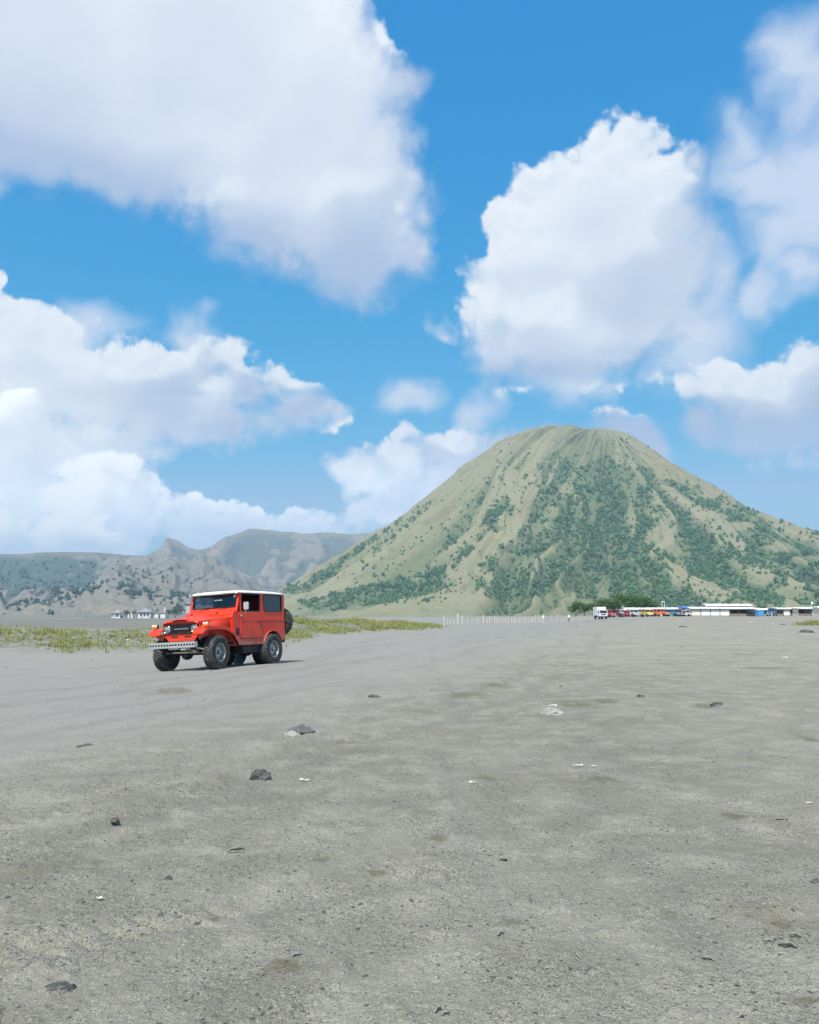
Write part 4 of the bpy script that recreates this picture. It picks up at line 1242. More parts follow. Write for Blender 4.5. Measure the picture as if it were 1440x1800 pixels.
gv = np.empty(len(vc), np.float32); cone_me.attributes['gully'].data.foreach_get('value', gv)
vpx, vpy = view_px(vc[:, 0], vc[:, 1], vc[:, 2])
attr(cone_me, 'wood', np.clip(wood_density(vpx, vpy, gv), 0, 1))
tag(link('slope_woodland', scatter_mesh('slope_woodland', protos, P, S, rng), m_bush), 'dense blue-green woodland and thickets covering the gullies of the cone mountain', 'woodland', kind='stuff')

# single bushes on the open grass of the cone: things of their own
bush_meshes = []
for i in range(6):
    V, F = bush_protos(400 + i, 1, 60, .42, (1, 1, .95))[0]
    me = mesh_np('slope_bush', V, F, smooth=False); me.materials.append(m_bush)
    bush_meshes.append(me)
n_b = 0
order = rng.permutation(np.flatnonzero(~keep & (den < .3) & (fbm(bx_ * .012, by_ * .012, 3, 207) > .45) & (gul < 5) & (bz_ > 25) & (px > 560) & (px < 1430) & (py > 770) & (py < 1070)))
taken = []
for i in order:
    if any(abs(px[i] - a) < 9 and abs(py[i] - b) < 7 for a, b in taken): continue
    taken.append((px[i], py[i]))
    o = bpy.data.objects.new('slope_bush', bush_meshes[n_b % 6]); COL.objects.link(o)
    s = float(np.clip(rng.lognormal(.55, .42), .8, 4.0))
    o.location = (bx_[i], by_[i], bz_[i] - .3 * s); o.scale = (s, s, s * rng.uniform(.8, 1.2)); o.rotation_euler = (0, 0, rng.uniform(0, 6.28))
    zone = 'close under the summit' if py[i] < 850 else 'at mid height' if py[i] < 960 else 'low down'
    side = 'left flank' if px[i] < 900 else 'middle' if px[i] < 1130 else 'right flank'
    tag(o, f'{"large" if s > 3 else "small" if s < 2 else "rounded"} lone bush {zone} on the bare {side} of the cone mountain', 'bush', 'single bushes dotted over the cone slope')
    n_b += 1
    if n_b >= 230: break

# scrub on the crater flank
for nm, PT, T_, G_, lab, n_want, dens in (('flank_scrub', RP, RT, RG, 'dark scrub clinging to the foot and gullies of the grey crater flank', 4600, 0),):
    X, Y, Z = PT[..., 0].ravel(), PT[..., 1].ravel(), PT[..., 2].ravel()
    T_, G_ = T_.ravel(), G_.ravel()
    w = (sstep(.50, .60, fbm(X * .005, Y * .007, 5, 211)) * (1 - sstep(.35, .75, T_)) * sstep(.03, .10, T_) + .10 * sstep(-2, -12, G_) + .015) * (T_ < .97)
    w *= (X / Y > -.6) & (X / Y < -.13) & (Y > 1)
    w *= Y
    idx = rng.choice(len(X), n_want, p=w / w.sum())
    j = rng.uniform(-5, 5, (n_want, 2))
    Pp = np.stack([X[idx] + j[:, 0], Y[idx] + j[:, 1], Z[idx] - .8], 1)
    tag(link(nm, scatter_mesh(nm, protos, Pp, np.clip(rng.lognormal(.7, .4, n_want), .8, 4.5), rng), m_bush2), lab, 'scrub', kind='stuff')

# ------------------------------------------------------------------ grass on the banks
m_grass, nt, p, out = new_mat('bank_grass')
ht = nt.n('ShaderNodeAttribute', attribute_name='tip').outputs['Fac']
sh = nt.n('ShaderNodeAttribute', attribute_name='shade').outputs['Fac']
c = nt.mix(sh, (.17, .22, .065), (.40, .385, .13))
c = nt.mix(nt.m('MULTIPLY', ht, .45), c, (.54, .50, .21))
nt.put(p.inputs['Base Color'], c); nt.put(p.inputs['Roughness'], .7); nt.put(p.inputs['Specular IOR Level'], .2)
tr = nt.n('ShaderNodeBsdfTranslucent', {'Color': c})
nt.put(out.inputs[0], nt.n('ShaderNodeMixShader', {0: .35, 1: p.outputs[0], 2: tr.outputs[0]}).outputs[0])

def grass(name, label, X, Y, H, blades, seed, width=.011):
    """tufts of bent blades at X, Y with blade length H"""
    rng = np.random.default_rng(seed)
    n = len(X)
    X, Y, H = (np.repeat(v, blades) for v in (X, Y, H))
    m = n * blades
    tuft = np.repeat(rng.uniform(0, 1, n), blades)
    a = rng.uniform(0, 6.283, m); rad = rng.uniform(0, .14, m) * (H / .3)
    x0, y0 = X + rad * np.cos(a), Y + rad * np.sin(a)
    z0 = ground_z(x0, y0) - .02
    lean = rng.uniform(.1, .75, m); h = H * rng.uniform(.55, 1.15, m)
    ca, sa = np.cos(a), np.sin(a)
    yaw = rng.uniform(0, 6.283, m); wx, wy = np.cos(yaw) * width, np.sin(yaw) * width
    k = np.maximum(1, np.hypot(x0, y0) / 45); wx, wy = wx * k, wy * k
    b0 = np.stack([x0 - wx, y0 - wy, z0], 1); b1 = np.stack([x0 + wx, y0 + wy, z0], 1)
    mx, my = x0 + ca * lean * h * .3, y0 + sa * lean * h * .3
    m0 = np.stack([mx - wx * .8, my - wy * .8, z0 + h * .58], 1); m1 = np.stack([mx + wx * .8, my + wy * .8, z0 + h * .58], 1)
    tp = np.stack([x0 + ca * lean * h, y0 + sa * lean * h, z0 + h * (1 - .35 * lean)], 1)
    V = np.stack([b0, b1, m0, m1, tp], 1).reshape(-1, 3)
    o = (np.arange(m) * 5)[:, None]
    F = np.concatenate([o + np.array([[0, 1, 3]]), o + np.array([[0, 3, 2]]), o + np.array([[2, 3, 4]])])
    me = mesh_np(name, V, F)
    attr(me, 'tip', np.tile([0, 0, .55, .55, 1.0], m))
    attr(me, 'shade', np.repeat(np.clip(.25 + .5 * tuft + rng.uniform(-.2, .3, m), 0, 1), 5))
    return tag(link(name, me, m_grass), label, 'grass', kind='stuff')

def pick(x0, x1, y0, y1, n, seed, fn):
    rng = np.random.default_rng(seed)
    X, Y = rng.uniform(x0, x1, n), rng.uniform(y0, y1, n)
    k = rng.uniform(0, 1, n) < fn(X, Y)
    return X[k], Y[k]

def left_d(X, Y):
    b = bank_h(X, Y)
    n = fbm(X * .25, Y * .25, 3, 221)
    px_ = 720 + 1453 * X / Y
    front = sstep(28, 33, Y + 5 * (n - .5) + 5.5 * sstep(60, 170, px_))
    return sstep(.06, .26, b) * sstep(.34, .52, n) * front * (.35 + .65 * sstep(.42, .58, fbm(X * .9, Y * .9, 2, 229)))
X, Y = pick(-44, -5, 23, 60, 42000, 1, left_d)
rngh = np.random.default_rng(2)
grass('bank_grass', 'low yellow-green grass growing along the sandy bank left of the jeep', X, Y, rngh.uniform(.10, .26, len(X)) * (.7 + .9 * fbm(X * .5, Y * .5, 2, 227)) * .95, 9, 3)
def mid_d(X, Y):
    b = bank_h(X, Y)
    return sstep(.05, .30, b) * sstep(.36, .52, fbm(X * .25, Y * .25, 3, 223))
X, Y = pick(-18, 5, 56, 120, 24000, 4, mid_d)
grass('bank_grass', 'tall yellow-green grass on the bank behind the jeep, ending at the fence posts', X, Y, rngh.uniform(.15, .5, len(X)) * (.5 + 1.1 * fbm(X * .4, Y * .4, 3, 231)), 8, 5)
cx, cy_ = sx(1446, 118), 118
X, Y = rngh.normal(cx, 1.5, 260), rngh.normal(cy_, 1.2, 260)
grass('bank_grass', 'clump of yellow grass on the sand at the right edge', X, Y, rngh.uniform(.5, 1.0, 260), 8, 6)

# ------------------------------------------------------------------ trees near the parked vehicles
def make_tree(name, x, y, h, wid, seed, label, group=None, leaves=900, mat=None, base=None, conic=False, cat='tree'):
    rng = np.random.default_rng(seed)
    root = empty(name, (x, y, gz(x, y) if base is None else base))
    tr = MB().tube([(0, 0, -.2), (rng.normal(0, .05) * h, rng.normal(0, .03) * h, h * .3), (rng.normal(0, .06) * h, 0, h * .62)], .035 * h, 8, .015 * h)
    for k in range(5):
        t = rng.uniform(0, 6.28); z = h * rng.uniform(.28, .5)
        tr.tube([(0, 0, z), (math.cos(t) * wid * .25, math.sin(t) * wid * .25, z + h * .18), (math.cos(t) * wid * .36, math.sin(t) * wid * .36, z + h * .3)], .014 * h, 6, .005 * h)
    tr.build('trunk', m_bark, root)
    Vs, Fs, b = [], [], 0
    clumps = 8 if not conic else 9
    for k in range(clumps):
        t = 2.4 * k + rng.uniform(-.4, .4); f = k / (clumps - 1)
        if conic:
            rad = wid * .5 * (1 - f) * .35; c = np.array([math.cos(t) * rad, math.sin(t) * rad, h * (.18 + .76 * f)]); s = wid * .5 * (.15 + .75 * (1 - f))
        else:
            rad = wid * .28 * rng.uniform(.4, 1.1); c = np.array([math.cos(t) * rad, math.sin(t) * rad, h * rng.uniform(.42, .82)]); s = wid * rng.uniform(.18, .28)
        V, F = leaf_cloud(rng, leaves // clumps, .20, lobed(rng))
        V = V * s * np.array([1, 1, .8 * h / max(wid, .1) if not conic else .9]) + c
        V[:, 2] = np.maximum(V[:, 2], .12 * h)
        Vs.append(V); Fs.append(F + b); b += len(V)
    link('crown', mesh_np('crown', np.vstack(Vs), np.vstack(Fs), smooth=False), mat or m_leaf, root)
    return tag(root, label, cat, group)

TREES = [(1012, 268, 4.3, 4.6, 'leafy green tree at the left end of the row, above the fence posts'),
         (1029, 272, 4.0, 4.4, 'low spreading green tree second from the left end of the row'),
         (1045, 280, 3.8, 3.8, 'small dark green tree just left of the white truck'),
         (1062, 285, 5.4, 5.0, 'green tree rising behind the cab of the white truck'),
         (1079, 280, 5.0, 5.2, 'green tree right of the white truck, behind the red jeep'),
         (1088, 290, 6.4, 4.8, 'tallest dark green tree of the row, behind the parked jeeps'),
         (1104, 286, 6.6, 6.0, 'broad dense tree in the middle of the row'),
         (1121, 288, 6.4, 6.0, 'broad bright green tree right of the middle of the row'),
         (1136, 284, 5.8, 5.2, 'rounded tree above the yellow jeep'),
         (1147, 282, 4.6, 4.2, 'last small tree at the right end of the row')]
for i, (px_, d, h, w, lab) in enumerate(TREES):
    make_tree('roadside_tree', sx(px_, d), d, h * 1.22, w * 1.2, 500 + i, lab, 'trees behind the parked vehicles')

# ------------------------------------------------------------------ parked vehicles in the distance
m_gl_far = plain('dark_window', (.03, .035, .045), .15, 0, .1)
m_tyre_far = plain('dark_tyre', (.03, .03, .03), .9)
def paint(name, c): return plain(name, c, .4, 0, .08, 3, 0, .3, dust=((.4, .37, .33), .2))
far_parts = {}
def far_jeep_meshes():
    body = MB()
    body.prism([(2.0, .55), (2.0, 1.0), (1.75, 1.12), (.55, 1.18), (.45, 1.25), (-2.0, 1.25), (-2.0, .55), (-1.75, .55), (-1.6, .85), (-1.0, .85), (-.85, .5), (.75, .5), (.9, .85), (1.5, .85), (1.65, .55)], -.78, .78)
    cab = MB()
    for s in (-1, 1):
        cab.prism([(.42, 1.25), (.22, 1.92), (-2.0, 1.92), (-2.0, 1.25), (-1.86, 1.25), (-1.86, 1.80), (-1.02, 1.80), (-1.02, 1.25), (-.90, 1.25), (-.90, 1.80), (.14, 1.80), (.30, 1.25)], s * .70, s * .76)
    cab.box(-2.0, -1.96, -.70, .70, 1.25, 1.92); cab.box(.10, .24, -.70, .70, 1.82, 1.92)
    glass = MB().prism([(.36, 1.24), (.18, 1.84), (-1.94, 1.84), (-1.94, 1.24)], -.69, .69)
    roof = MB().prism([(.34, 1.92), (.28, 1.99), (-.4, 2.04), (-1.7, 2.03), (-2.05, 1.97), (-2.05, 1.92)], -.79, .79)
    bump = MB().box(2.0, 2.10, -.75, .75, .50, .64)
    wheel = MB().lathe([(.10, -.11), (.22, -.13), (.36, -.13), (.40, -.08), (.40, .08), (.36, .13), (.22, .13), (.18, .08), (.001, .07)], n=16)
    lamp = MB().lathe([(.10, 0), (.09, .03), (.001, .04)], n=10, axis='x')
    spare = MB().lathe([(.001, -.1), (.36, -.1), (.39, -.05), (.39, .05), (.36, .1), (.001, .1)], n=16, axis='x')
    return {k: m.mesh(k) for k, m in (('body', body), ('cab_frame', cab), ('window_glass', glass), ('roof', roof), ('bumper', bump), ('wheel', wheel), ('headlight', lamp), ('spare_wheel', spare))}
FJ = far_jeep_meshes()
for k, mm in (('body', m_red), ('cab_frame', m_red), ('window_glass', m_gl_far), ('roof', m_roof), ('bumper', m_bump), ('wheel', m_tyre_far), ('headlight', m_lamp_white), ('spare_wheel', m_tyre_far)):
    FJ[k].materials.append(mm)
def far_jeep(px_, d, rz, col, label, top=None, scale=1.0, group='jeeps parked by the stalls'):
    x = sx(px_, d)
    root = empty('parked_jeep', (x, d, gz(x, d)), rz)
    root.scale = (scale,) * 3
    def part(nm, mat=None, loc=(0, 0, 0)):
        o = bpy.data.objects.new(nm, FJ[nm]); COL.objects.link(o); o.parent = root; o.location = loc
        if mat is not None:
            o.material_slots[0].link = 'OBJECT'; o.material_slots[0].material = mat
        return o
    part('body', col); part('cab_frame', col); part('window_glass'); part('roof', top); part('bumper')
    for xx in (1.2, -1.3):
        for s in (-1, 1):
            part('wheel', loc=(xx, s * .72, .40))
    for s in (-1, 1): part('headlight', loc=(2.0, s * .5, .85))
    part('spare_wheel', loc=(-2.13, 0, 1.05))
    return tag(root, label, 'jeep', group)
P_ = {k: paint(k + '_paint', c) for k, c in dict(crimson=(.55, .03, .03), maroon=(.16, .03, .05), cream=(.72, .70, .62), yellow=(.75, .52, .08), orange=(.75, .16, .03), teal=(.04, .22, .33), purple=(.16, .10, .22), grey=(.45, .47, .50), blue=(.02, .12, .24), white=(.78, .78, .77), silver=(.55, .57, .6)).items()}
FV = math.radians(-95)
far_jeep(1071, 222, FV + .5, P_['crimson'], 'red jeep parked right beside the white truck', P_['crimson'])
far_jeep(1084, 224, FV + .9, P_['maroon'], 'dark maroon jeep between the red jeep and the pale jeeps', P_['maroon'])
far_jeep(1097, 230, FV + .2, P_['cream'], 'cream jeep in front of the tallest tree')
far_jeep(1109, 226, FV + .7, P_['crimson'], 'red jeep with a white roof left of the grey pickup jeep', None, .9)
far_jeep(1122, 222, FV + 1.1, P_['grey'], 'pale grey jeep just left of the yellow one', P_['white'])
far_jeep(1138, 218, FV + .25, P_['yellow'], 'yellow jeep parked in the row of vehicles', P_['yellow'])
far_jeep(1150, 224, FV + .5, P_['purple'], 'dull purple jeep between the yellow and the orange jeep', P_['silver'], .92)
far_jeep(1163, 216, FV + .75, P_['orange'], 'orange jeep parked right of the yellow one', P_['orange'])
far_jeep(1181, 222, FV + .9, P_['teal'], 'teal jeep parked right of the orange one')
far_jeep(1194, 226, FV + .4, P_['purple'], 'dark violet jeep right of the teal one', P_['maroon'], .95)
far_jeep(1207, 228, FV + .8, P_['white'], 'white jeep at the left end of the white stall', P_['white'], .9)
far_jeep(1357, 226, FV - .55, P_['blue'], 'dark blue jeep parked alone right of the long white stall', P_['blue'], 1.1)

def truck(px_, d):
    x = sx(px_, d)
    root = empty('white_truck', (x, d, gz(x, d)), math.radians(-86))
    W = P_['white']
    MB().prism([(1.9, .62), (1.95, 1.35), (1.72, 2.25), (.55, 2.3), (.5, .62)], -.98, .98).build('cab', W, root, .05)
    MB().prism([(1.94, 1.40), (1.755, 2.12), (1.775, 2.14), (1.96, 1.40)], -.86, .86).build('windscreen', m_gl_far, root)
    for s in (-1, 1):
        MB().prism([(1.75, 1.42), (1.58, 2.1), (.85, 2.1), (.85, 1.42)], s * .975, s * .99).build('side_window', m_gl_far, root)
        MB().lathe([(.14, 0), (.12, .03), (.001, .04)], (1.93, s * .72, 1.0), 'x', 12).build('headlight', m_lamp_white, root)
        for xx in (1.2, -2.1):
            MB().lathe([(.001, -.14), (.42, -.14), (.47, -.08), (.47, .08), (.42, .14), (.001, .14)], (xx, s * .82, .47), 'y', 18).build('wheel', m_tyre_far, root)
    MB().box(1.90, 2.05, -.95, .95, .5, .72).build('bumper', m_black, root, .02)
    MB().box(-3.1, .45, -1.05, 1.05, .85, 2.95).build('cargo_box', W, root, .03)
    MB().box(-3.0, 1.7, -.45, .45, .55, .84).build('chassis', m_black, root)
    MB().box(1.93, 1.975, -.6, .6, 1.02, 1.24).build('grille', m_trim, root)
    tag(root, 'white box truck facing the camera at the end of the fence', 'truck')
truck(1057, 200)

# ------------------------------------------------------------------ stalls and shelters of white tarpaulin
m_tarp = plain('white_tarpaulin', (.78, .78, .74), .6, 0, .08, .8, 0, dust=((.55, .52, .45), .35))
m_cream = plain('cream_tarpaulin', (.72, .68, .55), .6, 0, .08, .8)
m_blue_t = plain('blue_tarpaulin', (.03, .13, .50), .5, 0, .15, 1.5)
m_wood = plain('weathered_wood', (.24, .19, .14), .85, 0, .25, 6)
m_dark_in = plain('dark_inside', (.05, .045, .04), .8, 0, .5, 3)  # dark colour standing in for the shaded inside of open stalls
m_bluebox = plain('light_blue_plastic', (.05, .28, .62), .4, 0, .1, 3)

def sag_roof(x0, x1, y0, y1, z0, z1, seed, sag=.12, nx=18, ny=6):
    """tarpaulin roof from z0 at the front to z1 at the back, uneven between the posts"""
    rows = []
    for i in range(nx + 1):
        x = x0 + (x1 - x0) * i / nx
        rows.append([(x, y0 + (y1 - y0) * j / ny, z0 + (z1 - z0) * math.sin(math.pi * j / ny / 1.6) - sag * abs(math.sin(math.pi * i * 4 / nx)) * math.sin(math.pi * j / ny) + .10 * float(vnoise(i * .5, j * .7, seed))) for j in range(ny + 1)])
    return MB().loft(rows)

def stall(name, pa, pb, d, h, depth, walls, label, seed, roofmat=None, rise=.5, openings=()):
    x0, x1 = sx(pa, d), sx(pb, d)
    xc = (x0 + x1) / 2
    root = empty(name, (xc, d, min(gz(x0, d), gz(xc, d), gz(x1, d))))
    L = x1 - x0
    n = max(2, int(round(L / 2.4)))
    for i in range(n + 1):
        x = -L / 2 + L * i / n
        for y in (0, depth):
            MB().tube([(x, y, -.3), (x, y, h + (0 if y == 0 else rise * .5))], .05, 6).build('post', m_wood, root)
    rf = sag_roof(-L / 2 - .4, L / 2 + .4, -.5, depth + .4, h, h + rise, seed).build('roof_sheet', roofmat or m_tarp, root, solid=.04)
    MB().box(-L / 2 - .4, L / 2 + .4, -.46, -.40, h - .16, h - .02).build('eaves_batten', m_wood, rf)
    for i in range(n):
        xa, xb = -L / 2 + L * i / n + .06, -L / 2 + L * (i + 1) / n - .06
        k = walls[i % len(walls)]
        if k in 'wcb':
            rows = []
            for q in range(9):
                x = xa + (xb - xa) * q / 8
                rows.append([(x, .02 + .05 * math.sin(q * 1.9 + seed) * t, h * t * .97) for t in (0, .25, .5, .75, 1)])
            MB().loft(rows).build('wall_sheet', {'w': m_tarp, 'c': m_cream, 'b': m_blue_t}[k], root, solid=.02)
        else:
            MB().box(xa, xb, .2, .75, 0, .85).build('counter', m_wood, root, .02)
            MB().box(xa + .1, xb - .1, depth - .5, depth - .3, .1, h * .9).build('shade_backing', m_dark_in, root)  # added dark board in place of the shade behind the counter
            if k == 'B': MB().box(xa - .3, xb + .3, -.9, .1, h * .70, h * .74).build('awning', m_blue_t, root)
    for y in (0,):
        pass
    MB().box(-L / 2, L / 2, depth, depth + .03, 0, h + rise * .4).build('back_wall', m_tarp, root)
    for s in (-1, 1):
        MB().prism([(.1, 0), (depth - .1, 0), (depth - .1, h + rise * .4), (.1, h - .1)], s * L / 2 - .02, s * L / 2 + .02, 'x').build('end_wall', m_cream if s < 0 else m_tarp, root)
    return tag(root, label, 'stall', 'tarpaulin stalls beyond the sand')
stall('market_stall', 1216, 1283, 226, 2.2, 4.5, 'cwwwww', 'long stall closed with white tarpaulin walls, cream at its left end', 1)
stall('market_stall', 1284, 1328, 228, 2.15, 4.5, 'ooBBo', 'open stall with blue awnings, right of the long white one', 2)
stall('market_stall', 1244, 1322, 246, 3.1, 4.0, 'wwo', 'higher white tarpaulin roof showing behind the long stall', 3, rise=.7)
stall('market_stall', 1330, 1352, 250, 2.0, 3.5, 'wo', 'small white shelter between the open stall and the blue jeep', 4)
stall('market_stall', 1366, 1402, 262, 2.3, 4.0, 'owo', 'low white tarpaulin shelter just right of the blue jeep', 5)
stall('market_stall', 1404, 1440, 258, 2.4, 4.0, 'oow', 'white shelter near the right edge, left of the last one', 6)
stall('market_stall', 1441, 1482, 250, 2.6, 4.0, 'wow', 'white shelter cut off by the right edge of the picture', 7)
stall('market_stall', 1100, 1132, 262, 2.4, 3.0, 'oo', 'pale tarpaulin shelter behind the red and grey jeeps', 8)
stall('market_stall', 1136, 1172, 258, 2.3, 3.0, 'oow', 'pale shelter behind the yellow and orange jeeps', 9)
stall('market_stall', 1174, 1200, 256, 2.2, 3.0, 'owo', 'pale shelter behind the teal jeep', 10)
stall('market_stall', 1199, 1213, 240, 2.5, 3.0, 'bo', 'small shelter under a bright blue tarpaulin left of the long white stall', 11, roofmat=m_blue_t)
x = sx(1337, 221)
wb = empty('water_tank', (x, 221, gz(x, 221)))
MB().box(-.85, .85, -.5, .5, .12, 1.45).build('tank', m_bluebox, wb, .06)
MB().box(-.9, .9, -.55, .55, 1.45, 1.54).build('lid', m_bluebox, wb, .03)
for s in (-1, 1): MB().box(s * .6 - .1, s * .6 + .1, -.5, .5, -.1, .12).build('foot', m_wood, wb)
tag(wb, 'light blue box standing between the open stall and the dark blue jeep', 'tank')
x = sx(1167, 240)
ms = empty('sign_mast', (x, 240, gz(x, 240)))
for s in (-1, 1): MB().tube([(s * .35, 0, -.2), (s * .35, 0, 4.4)], .07, 6).build('pole', m_roof, ms)
MB().box(-.42, .42, -.06, .06, 4.2, 4.4).build('crossbar', m_roof, ms, .02)
tag(ms, 'narrow pale double pole rising behind the orange jeep', 'mast')
x = sx(1428, 262)
fl = empty('flag_pole', (x, 262, gz(x, 262)))
MB().tube([(0, 0, -.2), (0, 0, 4.6)], .05, 6).build('pole', m_roof, fl)
MB().loft([[(i * .12, .06 * math.sin(i * 1.3), 4.5 - j * .35) for j in range(3)] for i in range(6)]).build('flag', m_paper, fl, solid=.01)
tag(fl, 'thin pole with a small white flag above the right shelters', 'flag')

# ------------------------------------------------------------------ fence of pale posts
m_post = plain('whitewashed_post', (.50, .47, .38), .85, 0, .15, 4, .01, dust=((.40, .36, .28), .5))
post_meshes = []
for i in range(5):
    rng = np.random.default_rng(700 + i)
    n = 10; rows = []
    for z in (-.3, 0, .3, .6, .85, .985, 1.0):
        r0 = .075 * (1 - .12 * z) * (1 if z < .99 else .8)
        rows.append([(r0 * math.cos(2 * math.pi * k / n) * (1 + .1 * rng.normal()) + .02 * z * (i - 2), r0 * math.sin(2 * math.pi * k / n) * (1 + .1 * rng.normal()), z + .02 * rng.normal() * (z > .9)) for k in range(n)])
    me = MB().loft(rows, closed=True, caps=True).mesh('fence_post'); me.materials.append(m_post)
    post_meshes.append(me)
rng = np.random.default_rng(77)
cols = [(781, 14, 1.1), (787, 8, .9), (792, 7, .9), (798, 8, .9), (805, 17, 1.9), (812.5, 14, 1.3), (822, 9, .8), (830, 9, .9)] + [(838 + 4.4 * k + float(rng.uniform(-1, 1)), float(rng.uniform(8, 11)), float(rng.uniform(.8, 1.1))) for k in range(2)] + \
       [(850, 14, 1.4)] + [(856 + 4.3 * k + float(rng.uniform(-1.2, 1.2)), float(rng.uniform(7.5, 12)), float(rng.uniform(.8, 1.25))) for k in range(24)] + \
       [(970.5, 12, 1.1), (979, 10, .9)] + [(988 + 4.0 * k + float(rng.uniform(-1, 1)), float(rng.uniform(6, 9)), float(rng.uniform(.7, 1.1))) for k in range(15)]
for i, (px_, hp, wk) in enumerate(cols):
    d = np.interp(px_, [770, 850, 940, 1000, 1050], [128, 148, 172, 190, 204])
    x = sx(px_, d); h = hp / FPX * d
    o = bpy.data.objects.new('fence_post', post_meshes[i % 5]); COL.objects.link(o)
    o.location = (x, d, gz(x, d)); o.scale = (wk * 1.25, wk * 1.25, h); o.rotation_euler = (rng.normal(0, .03), rng.normal(0, .035), rng.uniform(0, 6))
    if hp >= 17: lab = 'thickest and tallest pale post near the left end of the fence'
    elif i == 0: lab = 'tall pale post at the very left end of the fence'
    elif px_ == 812.5: lab = 'tall slim post just right of the thickest fence post'
    elif px_ == 850: lab = 'tall thick post about a third of the way along the fence'
    else:
        nth = f'{i + 1}' + ('th' if 10 < (i + 1) % 100 < 14 else {1: 'st', 2: 'nd', 3: 'rd'}.get((i + 1) % 10, 'th'))
        lab = f'{"short" if hp < 9 else "weathered"} pale fence post, {nth} from the left end of the fence'
    tag(o, lab, 'post', 'posts of the fence across the sand')
# far posts in front of the crater flank, behind the left bank
for i in range(34):
    px_ = 8 + i * 4.2 + float(rng.uniform(-1, 1)); d = 330 + float(rng.uniform(-4, 4))
    o = bpy.data.objects.new('fence_post', post_meshes[i % 5]); COL.objects.link(o)
    x = sx(px_, d); o.location = (x, d, gz(x, d)); o.scale = (1.2, 1.2, float(rng.uniform(1.2, 1.8)))
    k = i + 1
    tag(o, f'tiny pale post, {k}' + ('th' if 10 < k < 14 else {1: 'st', 2: 'nd', 3: 'rd'}.get(k % 10, 'th')) + ' from the left picture edge in the far row beyond the grass', 'post', 'far posts beyond the left bank')

# ------------------------------------------------------------------ two people by the fence
def person(px_, d, rz, top, legs, label):
    x = sx(px_, d)
    joints = [(0, 0, .93), (0, 0, 1.12), (0, 0, 1.36), (0, 0, 1.48), (0, .01, 1.60), (0, .0, 1.72),
              (.19, 0, 1.40), (.24, .03, 1.12), (.23, .12, .90), (-.19, 0, 1.40), (-.25, .0, 1.12), (-.23, .10, .90),
              (.10, 0, .88), (.11, .03, .48), (.12, -.02, .08), (.12, .12, .03), (-.10, 0, .88), (-.12, -.06, .48), (-.12, -.16, .08), (-.12, -.02, .03)]
    edges = [(0, 1), (1, 2), (2, 3), (3, 4), (4, 5), (2, 6), (6, 7), (7, 8), (2, 9), (9, 10), (10, 11), (0, 12), (12, 13), (13, 14), (14, 15), (0, 16), (16, 17), (17, 18), (18, 19)]
    rad = [.15, .14, .16, .06, .10, .07, .07, .05, .035, .07, .05, .035, .10, .065, .045, .035, .10, .065, .045, .035]
    me = bpy.data.meshes.new('person'); me.from_pydata(joints, edges, [])
    o = bpy.data.objects.new('person', me); COL.objects.link(o)
    md = o.modifiers.new('skin', 'SKIN'); md.use_smooth_shade = True
    for i, v in enumerate(me.skin_vertices[0].data):
        v.radius = (rad[i], rad[i] * .85); v.use_root = (i == 0)
    ms_ = o.modifiers.new('sub', 'SUBSURF'); ms_.levels = 1; ms_.render_levels = 1
    m, nt, p, out = new_mat('clothed_person')
    z = nt.n('ShaderNodeSeparateXYZ', {0: nt.n('ShaderNodeTexCoord').outputs['Object']}).outputs[2]
    c = nt.mix(nt.m('GREATER_THAN', z, .90), legs, top)
    c = nt.mix(nt.m('GREATER_THAN', z, 1.47), c, (.30, .17, .11))
    c = nt.mix(nt.m('GREATER_THAN', z, 1.66), c, (.72, .70, .66) if top[0] > .78 else (.02, .017, .015))
    nt.put(p.inputs['Base Color'], c); nt.put(p.inputs['Roughness'], .85)
    me.materials.append(m)
    o.location = (x, d, gz(x, d) - .01); o.rotation_euler = (0, 0, rz)
    return tag(o, label, 'person')
person(955.5, 165, .4, (.80, .79, .76), (.55, .52, .48), 'person in white clothes and white hat walking along the fence')
person(1000, 182, 2.6, (.76, .76, .75), (.03, .03, .035), 'person in white shirt and dark trousers walking left of the white truck')

# ------------------------------------------------------------------ temple pavilion and house on the far left
m_plaster = plain('pale_plaster', (.66, .64, .62), .8, 0, .1, 1.5)
m_slate = plain('grey_roof', (.25, .26, .27), .8, 0, .2, 2)
m_win = plain('shadowed_window', (.09, .10, .12), .4)
def pyramid_roof(root, w, dpt, z0, z1, ov, nm='roof'):
    a, b = w / 2 + ov, dpt / 2 + ov
    rows = [[(-a, -b, z0), (a, -b, z0), (a, b, z0), (-a, b, z0)], [(-a * .45, -b * .45, z0 + (z1 - z0) * .42), (a * .45, -b * .45, z0 + (z1 - z0) * .42), (a * .45, b * .45, z0 + (z1 - z0) * .42), (-a * .45, b * .45, z0 + (z1 - z0) * .42)],
            [(-.12, -.12, z1), (.12, -.12, z1), (.12, .12, z1), (-.12, .12, z1)]]
    return MB().loft(rows, closed=True, caps=True).build(nm, m_slate, root, angle=20)
d = 455; x = sx(207.5, d)
pv = empty('temple_pavilion', (x, d, gz(x, d) + .0))
MB().box(-1.7, 1.7, -1.5, 1.5, -.3, .7).build('plinth', m_plaster, pv, .03)
for sx_ in (-1, 1):
    for sy in (-1, 1): MB().box(sx_ * 1.35 - .28, sx_ * 1.35 + .28, sy * 1.15 - .28, sy * 1.15 + .28, .7, 2.9).build('pillar', m_plaster, pv, .02)
MB().box(-1.0, .2, .2, 1.1, .7, 2.8).build('shrine_wall', m_plaster, pv, .02)
pyramid_roof(pv, 3.4, 3.0, 2.9, 5.1, .6)
tag(pv, 'small white temple pavilion with a pointed grey roof, leftmost building', 'pavilion')
